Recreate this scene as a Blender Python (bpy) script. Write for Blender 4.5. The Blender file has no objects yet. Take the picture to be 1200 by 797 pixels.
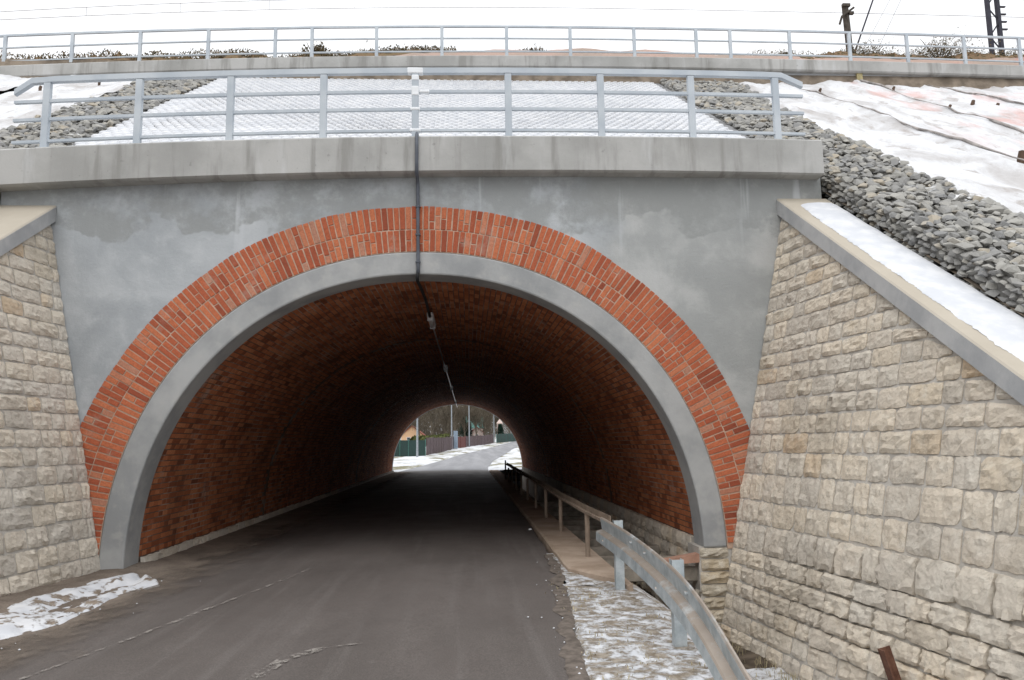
import bpy, bmesh, math, random
import numpy as np
from mathutils import Vector, Matrix, noise

rng = random.Random(7)
nrng = np.random.default_rng(7)
S = bpy.context.scene
COL = S.collection
R = math.radians

# ------------------------------------------------------------------ camera
S.render.resolution_x, S.render.resolution_y = 1024, 680
cam_d = bpy.data.cameras.new('camera')
cam_d.sensor_width = 36.0
cam_d.lens = 36.0 * 915 / 1200
cam_d.clip_start, cam_d.clip_end = 0.05, 6000
cam = bpy.data.objects.new('camera', cam_d)
COL.objects.link(cam)
EYE = Vector((0.55, -9.0, 1.33))
_dy = np.array([-51 / 915, -122.5 / 915, 1.0]); _dy /= np.linalg.norm(_dy)
_z = np.array([-math.sin(R(0.9)), math.cos(R(0.9)), 0.0]); _z[2] = -(_z @ _dy) / _dy[2]; _z /= np.linalg.norm(_z)
_x = np.cross(_z, _dy)
_M = np.stack([_x, _dy, _z])           # rows: world axes in camera axes (right, up, forward)
cam.matrix_world = Matrix(((_M[0, 0], _M[0, 1], -_M[0, 2], EYE.x),
                           (_M[1, 0], _M[1, 1], -_M[1, 2], EYE.y),
                           (_M[2, 0], _M[2, 1], -_M[2, 2], EYE.z), (0, 0, 0, 1)))
S.camera = cam

# ------------------------------------------------------------------ sky, sun, exposure
SUN_EL, SUN_AZ = R(52), R(200)
w = bpy.data.worlds.new('World'); S.world = w; w.use_nodes = True
nt = w.node_tree
bg = nt.nodes['Background']
sky = nt.nodes.new('ShaderNodeTexSky'); sky.sky_type = 'NISHITA'; sky.sun_disc = False
sky.sun_elevation = SUN_EL; sky.sun_rotation = SUN_AZ; sky.dust_density = 4.0
hs = nt.nodes.new('ShaderNodeHueSaturation'); hs.inputs['Saturation'].default_value = 0.12
mx = nt.nodes.new('ShaderNodeMix'); mx.data_type = 'RGBA'; mx.inputs['Factor'].default_value = 0.86
mx.inputs['B'].default_value = (11.6, 11.8, 12.1, 1)
nt.links.new(sky.outputs[0], hs.inputs['Color']); nt.links.new(hs.outputs[0], mx.inputs['A'])
# overcast luminance: the zenith three times as bright as the horizon
tc = nt.nodes.new('ShaderNodeTexCoord'); sx = nt.nodes.new('ShaderNodeSeparateXYZ'); nt.links.new(tc.outputs['Generated'], sx.inputs[0])
mr = nt.nodes.new('ShaderNodeMapRange'); nt.links.new(sx.outputs[2], mr.inputs['Value'])
for k_, v_ in zip(('From Min', 'From Max', 'To Min', 'To Max'), (0.0, 1.0, 0.333, 1.0)): mr.inputs[k_].default_value = v_
vm = nt.nodes.new('ShaderNodeVectorMath'); vm.operation = 'SCALE'
nt.links.new(mx.outputs['Result'], vm.inputs[0]); nt.links.new(mr.outputs[0], vm.inputs['Scale'])
nt.links.new(vm.outputs[0], bg.inputs['Color'])
bg.inputs['Strength'].default_value = 0.145
sun_d = bpy.data.lights.new('sun', 'SUN'); sun_d.energy = 0.5; sun_d.angle = R(40); sun_d.color = (1, 0.97, 0.93)
sun = bpy.data.objects.new('sun', sun_d); COL.objects.link(sun)
sun.rotation_euler = (R(90) - SUN_EL, 0, R(180) - SUN_AZ)
S.view_settings.view_transform = 'Standard'; S.view_settings.look = 'None'
S.view_settings.exposure = 0.36; S.view_settings.gamma = 1.0

# ------------------------------------------------------------------ material helpers
class NB:
    def __init__(s, name, rough=0.85, spec=0.3, metal=0.0):
        s.m = bpy.data.materials.new(name); s.m.use_nodes = True
        s.t = s.m.node_tree; s.b = s.t.nodes['Principled BSDF']
        s.b.inputs['Roughness'].default_value = rough
        s.b.inputs['Specular IOR Level'].default_value = spec
        s.b.inputs['Metallic'].default_value = metal
        g = s.t.nodes.new('ShaderNodeNewGeometry'); s.pos = g.outputs['Position']; s.g = g
    def n(s, kind, **kw):
        x = s.t.nodes.new(kind)
        for k, v in kw.items(): setattr(x, k, v)
        return x
    def l(s, a, b): s.t.links.new(a, b)
    def vec(s, sc=(1, 1, 1), off=(0, 0, 0), src=None):
        m = s.n('ShaderNodeMapping'); m.inputs['Scale'].default_value = sc; m.inputs['Location'].default_value = off
        s.l(src or s.pos, m.inputs['Vector']); return m.outputs[0]
    def noise(s, scale, detail=5, rough=0.55, sc=(1, 1, 1), off=(0, 0, 0), dist=0.0, src=None):
        x = s.n('ShaderNodeTexNoise'); x.inputs['Scale'].default_value = scale
        x.inputs['Detail'].default_value = detail; x.inputs['Roughness'].default_value = rough
        x.inputs['Distortion'].default_value = dist
        s.l(s.vec(sc, off, src), x.inputs['Vector']); return x.outputs['Fac']
    def rng(s, v, a, b, c=0.0, d=1.0, smooth=True):
        x = s.n('ShaderNodeMapRange'); x.interpolation_type = 'SMOOTHSTEP' if smooth else 'LINEAR'
        for k, q in zip(('From Min', 'From Max', 'To Min', 'To Max'), (a, b, c, d)): x.inputs[k].default_value = q
        s.l(v, x.inputs['Value']); return x.outputs[0]
    def ramp(s, v, stops):
        x = s.n('ShaderNodeValToRGB'); e = x.color_ramp.elements
        while len(e) < len(stops): e.new(0.5)
        for q, (p, c) in zip(e, stops): q.position = p; q.color = (*c, 1)
        s.l(v, x.inputs[0]); return x.outputs[0]
    def math(s, op, a, b=None):
        x = s.n('ShaderNodeMath', operation=op)
        for i, q in enumerate((a, b)):
            if q is None: continue
            if isinstance(q, (int, float)): x.inputs[i].default_value = q
            else: s.l(q, x.inputs[i])
        return x.outputs[0]
    def mix(s, f, a, b, mode='MIX'):
        x = s.n('ShaderNodeMix', data_type='RGBA', blend_type=mode)
        for k, q in (('Factor', f), ('A', a), ('B', b)):
            i = x.inputs[k] if k == 'Factor' else [p for p in x.inputs if p.name == k and p.type == 'RGBA'][0]
            if isinstance(q, (int, float)): i.default_value = q
            elif isinstance(q, tuple): i.default_value = (*q, 1)
            else: s.l(q, i)
        return [p for p in x.outputs if p.type == 'RGBA'][0]
    def color(s, c):
        if isinstance(c, tuple): s.b.inputs['Base Color'].default_value = (*c, 1)
        else: s.l(c, s.b.inputs['Base Color'])
    def bump(s, h, strength=0.5, dist=0.02):
        x = s.n('ShaderNodeBump'); x.inputs['Strength'].default_value = strength; x.inputs['Distance'].default_value = dist
        s.l(h, x.inputs['Height']); s.l(x.outputs[0], s.b.inputs['Normal'])
    def rough(s, v): s.l(v, s.b.inputs['Roughness'])
    def rand(s):
        o = s.n('ShaderNodeObjectInfo').outputs['Random']
        return s.math('FRACT', s.math('ADD', o, s.g.outputs['Random Per Island']))
    def sep(s):
        x = s.n('ShaderNodeSeparateXYZ'); s.l(s.pos, x.inputs[0]); return x.outputs

M = {}
def simple(name, c, rough=0.7, spec=0.3, metal=0.0, var=0.18, scale=9, bump=0.15):
    n = NB(name, rough, spec, metal)
    f = n.noise(scale, 6)
    n.color(n.mix(n.rng(f, 0.3, 0.7), tuple(q * (1 - var) for q in c), tuple(min(1, q * (1 + var)) for q in c)))
    n.bump(n.noise(scale * 8, 4), bump, 0.01)
    M[name] = n.m; return n.m

def make_brick(name, stops, soot, eff):
    n = NB(name, 0.9, 0.15)
    c = n.ramp(n.rand(), stops)
    c = n.mix(n.rng(n.noise(60, 4), 0.35, 0.7, 0, 0.35), c, (0.16, 0.05, 0.03))
    c = n.mix(n.rng(n.noise(0.9, 5, dist=0.4), 0.45, 0.75, 0, soot), c, (0.055, 0.028, 0.02))
    c = n.mix(n.rng(n.noise(2.3, 7, 0.65, off=(5, 2, 9)), 0.56, 0.75, 0, eff), c, (0.42, 0.34, 0.29))
    n.color(c)
    n.bump(n.noise(45, 6, 0.7), 0.6, 0.012)
    M[name] = n.m
make_brick('ring_brick', [(0, (0.29, 0.075, 0.042)), (0.12, (0.41, 0.108, 0.055)), (0.6, (0.50, 0.142, 0.068)), (0.9, (0.58, 0.195, 0.095)), (1, (0.47, 0.24, 0.165))], 0.15, 0.6)
make_brick('vault_brick', [(0, (0.21, 0.072, 0.036)), (0.25, (0.37, 0.12, 0.052)), (0.65, (0.52, 0.18, 0.078)), (1, (0.58, 0.235, 0.11))], 0.45, 0.7)
simple('ring_mortar', (0.47, 0.335, 0.255), 0.95, 0.1)
n = NB('vault_mortar', 0.95, 0.1)
n.color(n.mix(n.rng(n.noise(1.6, 6, 0.6), 0.42, 0.68), (0.13, 0.09, 0.07), (0.42, 0.34, 0.28)))
n.bump(n.noise(60, 4), 0.3, 0.01); M['vault_mortar'] = n.m

# fresh cement render of the spandrel: cold grey, cloudy trowel patches, damp dark upper band
n = NB('cement_render', 0.9, 0.2)
f1 = n.noise(0.75, 7, 0.6, dist=0.6); f2 = n.noise(3.5, 8, 0.65, off=(3, 0, 1)); xyz = n.sep()
c = n.mix(n.rng(f1, 0.36, 0.64), (0.335, 0.355, 0.372), (0.46, 0.48, 0.495))
c = n.mix(n.rng(f2, 0.46, 0.72, 0, 0.65), c, (0.53, 0.548, 0.56))
vv = n.n('ShaderNodeTexVoronoi'); vv.inputs['Scale'].default_value = 0.9; n.l(n.vec((1, 1, 1.4), (0, 0, 0)), vv.inputs['Vector'])
vs = n.n('ShaderNodeSeparateColor'); n.l(vv.outputs['Color'], vs.inputs[0])
c = n.mix(n.math('MULTIPLY', vs.outputs[0], 0.22), c, (0.30, 0.32, 0.335))
side = n.rng(n.math('ADD', xyz[0], n.math('MULTIPLY', n.noise(1.2, 4), 1.5)), 2.6, 3.2)
c = n.mix(n.math('MULTIPLY', side, 0.8), c, n.mix(n.rng(n.noise(1.1, 6, 0.6, off=(1, 4, 7)), 0.42, 0.62), (0.31, 0.318, 0.31), (0.45, 0.452, 0.44)))
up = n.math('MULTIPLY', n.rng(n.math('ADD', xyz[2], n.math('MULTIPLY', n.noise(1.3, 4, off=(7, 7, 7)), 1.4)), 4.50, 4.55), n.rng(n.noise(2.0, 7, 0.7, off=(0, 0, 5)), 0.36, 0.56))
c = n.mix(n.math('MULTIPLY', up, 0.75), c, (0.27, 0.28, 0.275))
st = n.math('MULTIPLY', n.rng(n.noise(1.0, 4, sc=(3.2, 1, 0.22), off=(4, 0, 0)), 0.60, 0.68), n.rng(xyz[2], 3.0, 4.4))
c = n.mix(n.math('MULTIPLY', st, 0.6), c, (0.56, 0.58, 0.60))
c = n.mix(n.rng(n.noise(55, 3, 0.6, off=(1, 2, 3)), 0.66, 0.74, 0, 0.45), c, (0.2, 0.205, 0.21))
n.color(c); n.bump(n.noise(26, 8, 0.7), 0.4, 0.015); n.rough(n.rng(f2, 0.3, 0.7, 0.8, 0.95)); M['cement_render'] = n.m
# arch band: smooth darker cement
n = NB('band_cement', 0.9, 0.2)
c = n.mix(n.rng(n.noise(1.4, 6, 0.6), 0.35, 0.65), (0.275, 0.282, 0.285), (0.39, 0.392, 0.388))
n.color(n.mix(n.rng(n.noise(6, 6, off=(2, 2, 2)), 0.5, 0.75, 0, 0.5), c, (0.44, 0.43, 0.41))); n.bump(n.noise(30, 7, 0.65), 0.25, 0.012); M['band_cement'] = n.m
# cast concrete with run marks
n = NB('cast_concrete', 0.9, 0.2)
c = n.mix(n.rng(n.noise(0.9, 6, 0.6), 0.35, 0.65), (0.33, 0.328, 0.315), (0.45, 0.445, 0.43))
c = n.mix(n.rng(n.noise(1.0, 5, 0.6, sc=(4.5, 1, 0.45)), 0.50, 0.66, 0, 0.75), c, (0.25, 0.245, 0.23))
c = n.mix(n.rng(n.noise(1.0, 5, 0.6, sc=(3.1, 1, 0.5), off=(8, 1, 3)), 0.56, 0.70, 0, 0.55), c, (0.54, 0.545, 0.545))
c = n.mix(n.rng(n.noise(14, 3, off=(3, 3, 0)), 0.66, 0.74, 0, 0.5), c, (0.22, 0.22, 0.21))
n.color(c); n.bump(n.noise(35, 7, 0.7), 0.25, 0.01); M['cast_concrete'] = n.m
n = NB('coping_concrete', 0.9, 0.2)
c = n.mix(n.rng(n.noise(1.8, 7, 0.65), 0.35, 0.65), (0.37, 0.378, 0.386), (0.50, 0.503, 0.50))
nz = n.n('ShaderNodeSeparateXYZ'); n.l(n.g.outputs['True Normal'], nz.inputs[0])
c = n.mix(n.math('MULTIPLY', n.rng(nz.outputs[2], 0.4, 0.7), 0.75), c, (0.42, 0.36, 0.27))
n.color(c); n.bump(n.noise(40, 7, 0.7), 0.3, 0.01); M['coping_concrete'] = n.m

# rock faced limestone
def make_stone(name, shift=(1, 1, 1)):
    n = NB(name, 0.95, 0.1)
    q = lambda c: tuple(a * b for a, b in zip(c, shift))
    c = n.ramp(n.rand(), [(0, q((0.46, 0.43, 0.385))), (0.25, q((0.55, 0.50, 0.43))), (0.5, q((0.60, 0.54, 0.45))), (0.74, q((0.52, 0.49, 0.44))), (0.95, q((0.56, 0.495, 0.40))), (1, q((0.50, 0.39, 0.275)))])
    c = n.mix(n.rng(n.noise(7, 8, 0.7), 0.45, 0.72, 0, 0.6), c, (0.72, 0.675, 0.59))
    c = n.mix(n.rng(n.noise(11, 8, 0.72, off=(3, 1, 8)), 0.54, 0.72, 0, 0.75), c, (0.34, 0.295, 0.24))
    c = n.mix(n.rng(n.noise(3, 6, 0.6, off=(1, 9, 3)), 0.62, 0.78, 0, 0.45), c, (0.46, 0.36, 0.23))
    c = n.mix(n.rng(n.noise(38, 5, 0.7), 0.62, 0.72, 0, 0.5), c, (0.13, 0.11, 0.09))
    c = n.mix(n.rng(n.noise(0.8, 6, 0.6, off=(2, 7, 5)), 0.48, 0.70, 0, 0.55), c, (0.40, 0.35, 0.28))
    n.color(c)
    v = n.n('ShaderNodeTexVoronoi'); v.inputs['Scale'].default_value = 22; n.l(n.pos, v.inputs['Vector'])
    h = n.math('ADD', n.noise(20, 9, 0.72), n.math('MULTIPLY', v.outputs['Distance'], 0.35))
    n.bump(h, 0.7, 0.04); M[name] = n.m
make_stone('limestone', (1.20, 1.165, 1.12)); make_stone('pale_limestone', (1.27, 1.26, 1.25)); make_stone('pier_stone', (0.92, 0.87, 0.78))
n = NB('lime_mortar', 0.95, 0.1)
c = n.mix(n.rng(n.noise(2.5, 6, 0.6), 0.35, 0.65), (0.42, 0.39, 0.35), (0.55, 0.52, 0.475))
n.color(n.mix(n.rng(n.noise(18, 6, 0.7), 0.55, 0.75, 0, 0.5), c, (0.2, 0.175, 0.15))); n.bump(n.noise(40, 8, 0.7), 0.6, 0.02); M['lime_mortar'] = n.m

# snow
def make_snow(name, ground, lo, hi, scale, sc=(1, 1, 1), ground2=None, extra=None):
    n = NB(name, 0.75, 0.25)
    f = n.noise(scale, 9, 0.62, sc=sc, dist=0.3)
    if extra: f = extra(n, f)
    m = n.rng(f, lo, hi)
    g = n.mix(n.rng(n.noise(14, 6, 0.7), 0.35, 0.65), ground, ground2 or tuple(q * 1.8 for q in ground))
    s = n.mix(n.rng(n.noise(5, 5), 0.35, 0.7), (0.55, 0.565, 0.595), (0.665, 0.67, 0.685))
    n.color(n.mix(m, g, s))
    h = n.math('ADD', m, n.math('MULTIPLY', n.noise(30, 7, 0.7), 0.35))
    n.bump(h, 0.55, 0.02); M[name] = n.m
make_snow('snow', (0.62, 0.63, 0.66), 0.2, 0.35, 3)
make_snow('verge_snow', (0.15, 0.12, 0.085), 0.445, 0.575, 9.0, (1, 0.9, 1), (0.34, 0.30, 0.25), lambda n, f: n.math('ADD', n.math('ADD', n.math('MULTIPLY', f, 0.72), n.math('MULTIPLY', n.noise(45, 6, 0.75), 0.28)), n.rng(n.sep()[0], 2.2, 2.9, 0, 0.07)))
make_snow('patchy_snow', (0.16, 0.125, 0.095), 0.43, 0.53, 5.0, (1, 0.8, 1), (0.26, 0.21, 0.165))
make_snow('field_snow', (0.13, 0.115, 0.06), 0.43, 0.50, 0.35, (1, 0.5, 1), (0.22, 0.20, 0.11))
make_snow('bank_snow', (0.16, 0.125, 0.095), 0.40, 0.48, 8.0, (1, 0.8, 1), (0.30, 0.25, 0.20))
make_snow('coping_snow', (0.56, 0.55, 0.53), 0.12, 0.26, 4.0)
# cloth with thin snow
n = NB('snowy_cloth', 0.8, 0.2); xyz = n.sep()
c = n.mix(n.rng(n.noise(1.6, 6, 0.6, sc=(1, 0.45, 0.45), dist=0.5), 0.44, 0.66), (0.65, 0.655, 0.67), (0.46, 0.445, 0.44))
c = n.mix(n.rng(n.noise(3.4, 7, 0.65, sc=(1, 0.5, 0.5), off=(4, 4, 1), dist=0.6), 0.54, 0.68, 0, 0.8), c, (0.36, 0.325, 0.305))
red = n.math('MULTIPLY', n.rng(n.noise(1.1, 6, 0.6, sc=(1, 0.4, 0.4), off=(2, 6, 4)), 0.47, 0.62), n.rng(xyz[0], 7.8, 9.0))
c = n.mix(n.math('MULTIPLY', red, 0.6), c, (0.60, 0.34, 0.30))
n.color(c); n.bump(n.noise(5, 8, 0.65, sc=(1, 0.5, 0.5), dist=0.8), 0.7, 0.08); M['snowy_cloth'] = n.m
simple('cloth_hem', (0.30, 0.275, 0.26), 0.9, 0.1, var=0.35, scale=6)

# ground, road
n = NB('asphalt', 0.82, 0.3); xyz = n.sep()
c = n.mix(n.rng(n.noise(0.55, 7, 0.6, sc=(1.6, 0.5, 1)), 0.35, 0.65), (0.096, 0.082, 0.074), (0.132, 0.114, 0.104))
c = n.mix(n.rng(n.noise(1.0, 6, 0.6, sc=(5.5, 0.22, 1), off=(3, 1, 0)), 0.50, 0.68, 0, 0.6), c, (0.155, 0.138, 0.128))
c = n.mix(n.rng(n.noise(6, 8, 0.7, sc=(1, 0.6, 1), off=(0, 5, 0)), 0.62, 0.76, 0, 0.45), c, (0.20, 0.18, 0.165))
c = n.mix(n.rng(n.noise(90, 3, 0.6), 0.38, 0.62, 0, 0.55), c, (0.058, 0.051, 0.047))
c = n.mix(n.rng(n.noise(150, 2, 0.6, off=(3, 3, 3)), 0.6, 0.72, 0, 0.5), c, (0.22, 0.20, 0.188))
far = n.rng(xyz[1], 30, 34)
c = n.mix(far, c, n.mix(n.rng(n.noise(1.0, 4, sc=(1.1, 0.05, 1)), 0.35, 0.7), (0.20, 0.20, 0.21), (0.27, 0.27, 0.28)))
n.color(c); n.bump(n.noise(120, 4, 0.7), 0.45, 0.006); n.rough(n.rng(n.noise(1.3, 5), 0.3, 0.7, 0.62, 0.85)); M['asphalt'] = n.m
n = NB('road_dirt', 0.95, 0.1); xyz = n.sep()
c = n.mix(n.rng(n.noise(1.6, 8, 0.65), 0.35, 0.65), (0.155, 0.127, 0.105), (0.26, 0.216, 0.178))
n.color(n.mix(n.rng(n.noise(60, 4), 0.4, 0.7, 0, 0.5), c, (0.09, 0.075, 0.06))); n.bump(n.noise(50, 7, 0.7), 0.6, 0.012)
tr = n.n('ShaderNodeBsdfTransparent'); ms = n.n('ShaderNodeMixShader')
n.l(n.rng(n.math('ADD', xyz[0], n.math('MULTIPLY', n.noise(2.6, 9, 0.7, sc=(1, 0.6, 1)), 1.5)), -2.1, -1.25), ms.inputs[0]); n.l(n.b.outputs[0], ms.inputs[1]); n.l(tr.outputs[0], ms.inputs[2])
n.l(ms.outputs[0], n.t.nodes['Material Output'].inputs['Surface'])
M['road_dirt'] = n.m
n = NB('road_scratch', 0.9, 0.2)
n.color((0.30, 0.275, 0.25))
tr = n.n('ShaderNodeBsdfTransparent'); ms = n.n('ShaderNodeMixShader')
n.l(n.rng(n.noise(14, 6, 0.75), 0.46, 0.62, 0.0, 0.75), ms.inputs[0]); n.l(tr.outputs[0], ms.inputs[1]); n.l(n.b.outputs[0], ms.inputs[2])
n.l(ms.outputs[0], n.t.nodes['Material Output'].inputs['Surface']); M['road_scratch'] = n.m
n = NB('sandy_concrete', 0.95, 0.15)
c = n.mix(n.rng(n.noise(1.8, 7, 0.65), 0.35, 0.65), (0.29, 0.22, 0.165), (0.41, 0.325, 0.255))
n.color(n.mix(n.rng(n.noise(9, 7, 0.7), 0.58, 0.75, 0, 0.5), c, (0.2, 0.15, 0.11))); n.bump(n.noise(40, 7, 0.7), 0.6, 0.012); M['sandy_concrete'] = n.m
simple('ditch_soil', (0.11, 0.088, 0.068), 0.98, 0.05, var=0.4, scale=5, bump=0.6)
n = NB('red_earth', 0.95, 0.1)
c = n.mix(n.rng(n.noise(0.5, 6, 0.6), 0.35, 0.62), (0.36, 0.29, 0.245), (0.45, 0.32, 0.27))
c = n.mix(n.rng(n.noise(0.45, 5, 0.6, off=(9, 3, 1)), 0.53, 0.64, 0, 0.7), c, (0.50, 0.24, 0.20))
c = n.mix(n.rng(n.noise(0.9, 6, 0.6, off=(2, 8, 4)), 0.62, 0.68), c, (0.8, 0.8, 0.82))
n.color(c); n.bump(n.noise(6, 7, 0.7), 0.8, 0.08); M['red_earth'] = n.m
simple('embankment_soil', (0.20, 0.165, 0.13), 0.95, 0.1, var=0.35, scale=3, bump=0.7)
simple('ditch_grit', (0.135, 0.114, 0.098), 0.98, 0.05, var=0.3, scale=14, bump=0.15)
# gabion rocks
n = NB('gabion_rock', 0.92, 0.15)
c = n.ramp(n.rand(), [(0, (0.24, 0.24, 0.238)), (0.3, (0.295, 0.29, 0.278)), (0.6, (0.34, 0.332, 0.308)), (0.85, (0.385, 0.375, 0.345)), (1, (0.40, 0.355, 0.285))])
c = n.mix(n.rng(n.noise(9, 7, 0.7), 0.5, 0.72, 0, 0.5), c, (0.15, 0.145, 0.13))
nz = n.n('ShaderNodeSeparateXYZ'); n.l(n.g.outputs['Normal'], nz.inputs[0])
sn = n.math('MULTIPLY', n.rng(n.noise(1.3, 6, 0.6, off=(6, 2, 2)), 0.58, 0.68), n.rng(nz.outputs[2], 0.55, 0.85))
n.color(n.mix(n.math('MULTIPLY', sn, 0.85), c, (0.83, 0.84, 0.87))); n.bump(n.noise(24, 8, 0.7), 0.7, 0.02); M['gabion_rock'] = n.m
simple('gabion_bed', (0.17, 0.165, 0.155), 0.98, 0.05, var=0.4, scale=9, bump=0.8)
simple('openwork_concrete', (0.22, 0.22, 0.225), 0.9, 0.2, var=0.25, scale=6)
# metals
n = NB('rail_paint', 0.5, 0.4)
n.color(n.mix(n.rng(n.noise(2.5, 5), 0.35, 0.65), (0.41, 0.455, 0.50), (0.50, 0.54, 0.575))); n.bump(n.noise(30, 4), 0.1, 0.004); M['rail_paint'] = n.m
n = NB('galvanised', 0.5, 0.5, 0.35)
c = n.mix(n.rng(n.noise(7, 7, 0.7), 0.35, 0.65), (0.34, 0.385, 0.405), (0.52, 0.56, 0.575))
c = n.mix(n.rng(n.noise(1.0, 7, 0.7, sc=(8, 8, 14), off=(0, 3, 0)), 0.60, 0.72, 0, 0.6), c, (0.62, 0.65, 0.66))
nz = n.n('ShaderNodeSeparateXYZ'); n.l(n.g.outputs['True Normal'], nz.inputs[0])
dirt = n.math('MULTIPLY', n.rng(nz.outputs[2], 0.25, 0.6), n.rng(n.noise(3, 6, 0.7), 0.28, 0.5))
n.color(n.mix(n.math('MULTIPLY', dirt, 0.85), c, (0.30, 0.235, 0.18))); n.rough(n.rng(n.noise(5, 5), 0.3, 0.7, 0.42, 0.65)); n.bump(n.noise(30, 6), 0.12, 0.006); M['galvanised'] = n.m
n = NB('dusty_steel', 0.75, 0.3, 0.15)
c = n.mix(n.rng(n.noise(4, 7, 0.7), 0.35, 0.65), (0.20, 0.155, 0.12), (0.32, 0.25, 0.195)); n.color(c); n.bump(n.noise(40, 5), 0.2, 0.005); M['dusty_steel'] = n.m
n = NB('rusty_steel', 0.85, 0.3, 0.2)
c = n.mix(n.rng(n.noise(9, 8, 0.7), 0.35, 0.65), (0.10, 0.045, 0.03), (0.20, 0.10, 0.065)); n.color(c); n.bump(n.noise(60, 6), 0.4, 0.006); M['rusty_steel'] = n.m
simple('timber', (0.27, 0.24, 0.20), 0.9, 0.1, var=0.35, scale=5, bump=0.4)
simple('fresh_timber', (0.42, 0.245, 0.18), 0.9, 0.1, var=0.25, scale=5, bump=0.3)
simple('peg_wood', (0.11, 0.075, 0.055), 0.9, 0.1); simple('yellow_wood', (0.42, 0.36, 0.2), 0.9, 0.1)
simple('dark_steel', (0.045, 0.045, 0.06), 0.7, 0.3, 0.2); simple('pole_wood', (0.08, 0.07, 0.06), 0.9, 0.1, var=0.3)
simple('conduit_plastic', (0.085, 0.095, 0.115), 0.5, 0.4); simple('black_cable', (0.02, 0.02, 0.022), 0.6, 0.3)
simple('white_paint', (0.78, 0.80, 0.82), 0.6, 0.3, var=0.05); simple('lamp_housing', (0.55, 0.56, 0.57), 0.35, 0.5, 0.4, var=0.06)
simple('pipe_metal', (0.62, 0.62, 0.64), 0.32, 0.5, 0.8, var=0.06)
simple('wire_metal', (0.42, 0.43, 0.45), 0.6, 0.3); simple('lamp_post_metal', (0.30, 0.325, 0.35), 0.6, 0.3, 0.2)
simple('peach_render', (0.72, 0.47, 0.29), 0.9, 0.1, var=0.05); simple('roof_tile', (0.30, 0.10, 0.07), 0.8, 0.2)
simple('green_fence', (0.022, 0.05, 0.044), 0.6, 0.3); simple('pale_green', (0.06, 0.15, 0.13), 0.6, 0.3)
simple('picket_brown', (0.115, 0.085, 0.09), 0.8, 0.2, var=0.25, scale=3); simple('red_sheet', (0.13, 0.05, 0.045), 0.7, 0.2)
simple('green_roof', (0.07, 0.17, 0.15), 0.7, 0.2); simple('pale_wall', (0.58, 0.47, 0.42), 0.9, 0.1, var=0.06)
simple('white_plastic', (0.75, 0.76, 0.77), 0.5, 0.3); simple('window_glass', (0.06, 0.07, 0.08), 0.15, 0.5)
simple('blue_box', (0.25, 0.31, 0.38), 0.7, 0.2)
simple('bark', (0.13, 0.11, 0.085), 0.95, 0.05, var=0.3); simple('twig', (0.125, 0.105, 0.08), 0.95, 0.05, var=0.3)
simple('conifer_needle', (0.022, 0.05, 0.035), 0.9, 0.1, var=0.4, scale=2); simple('hedge_leaf', (0.075, 0.085, 0.03), 0.9, 0.1, var=0.4, scale=3)
n = NB('dry_weed', 0.95, 0.05)
n.color(n.ramp(n.math('FRACT', n.math('ADD', n.rand(), n.math('MULTIPLY', n.noise(9, 6, 0.7), 1.3))), [(0, (0.05, 0.05, 0.025)), (0.4, (0.10, 0.085, 0.05)), (0.75, (0.17, 0.13, 0.075)), (1, (0.22, 0.14, 0.09))])); M['dry_weed'] = n.m
n = NB('dry_grass', 0.95, 0.05)
n.color(n.ramp(n.rand(), [(0, (0.24, 0.20, 0.12)), (0.6, (0.40, 0.34, 0.21)), (1, (0.50, 0.44, 0.30))])); M['dry_grass'] = n.m

# ------------------------------------------------------------------ object helpers
WORLD = {}
def tag(o, label=None, cat=None, group=None, kind=None):
    if label: o['label'] = label
    if cat: o['category'] = cat
    if group: o['group'] = group
    if kind: o['kind'] = kind
    return o
def empty(name, loc, label, cat, group=None):
    o = bpy.data.objects.new(name, None); COL.objects.link(o); o.location = loc; o.empty_display_size = 0.2
    WORLD[o.name] = Vector(loc); return tag(o, label, cat, group)
def obj(name, V, F, mat, parent=None, origin=None, smooth=False):
    V = [Vector(v) for v in V]
    if origin is None:
        origin = Vector((0, 0, 0))
        for v in V: origin += v
        origin /= max(1, len(V))
    origin = Vector(origin)
    me = bpy.data.meshes.new(name)
    me.from_pydata([tuple(v - origin) for v in V], [], F); me.materials.append(M[mat])
    if smooth: me.polygons.foreach_set('use_smooth', [True] * len(me.polygons))
    me.update()
    return link(name, me, origin, parent)
def link(name, me, origin, parent=None):
    o = bpy.data.objects.new(name, me); COL.objects.link(o)
    o.location = origin - (WORLD[parent.name] if parent else Vector((0, 0, 0)))
    if parent: o.parent = parent
    WORLD[o.name] = Vector(origin); return o
def npobj(name, V, F, mat, parent=None, origin=(0, 0, 0), smooth=False):
    """numpy arrays, all faces with the same corner count"""
    V = np.asarray(V, dtype=np.float32) - np.asarray(origin, dtype=np.float32); F = np.asarray(F, dtype=np.int32)
    me = bpy.data.meshes.new(name); k = F.shape[1]
    me.vertices.add(len(V)); me.vertices.foreach_set('co', V.ravel())
    me.loops.add(F.size); me.loops.foreach_set('vertex_index', F.ravel())
    me.polygons.add(len(F)); me.polygons.foreach_set('loop_start', np.arange(0, F.size, k, dtype=np.int32))
    me.polygons.foreach_set('use_smooth', np.full(len(F), bool(smooth)))
    me.materials.append(M[mat]); me.update(calc_edges=True); me.validate()
    return link(name, me, Vector(origin), parent)
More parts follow.
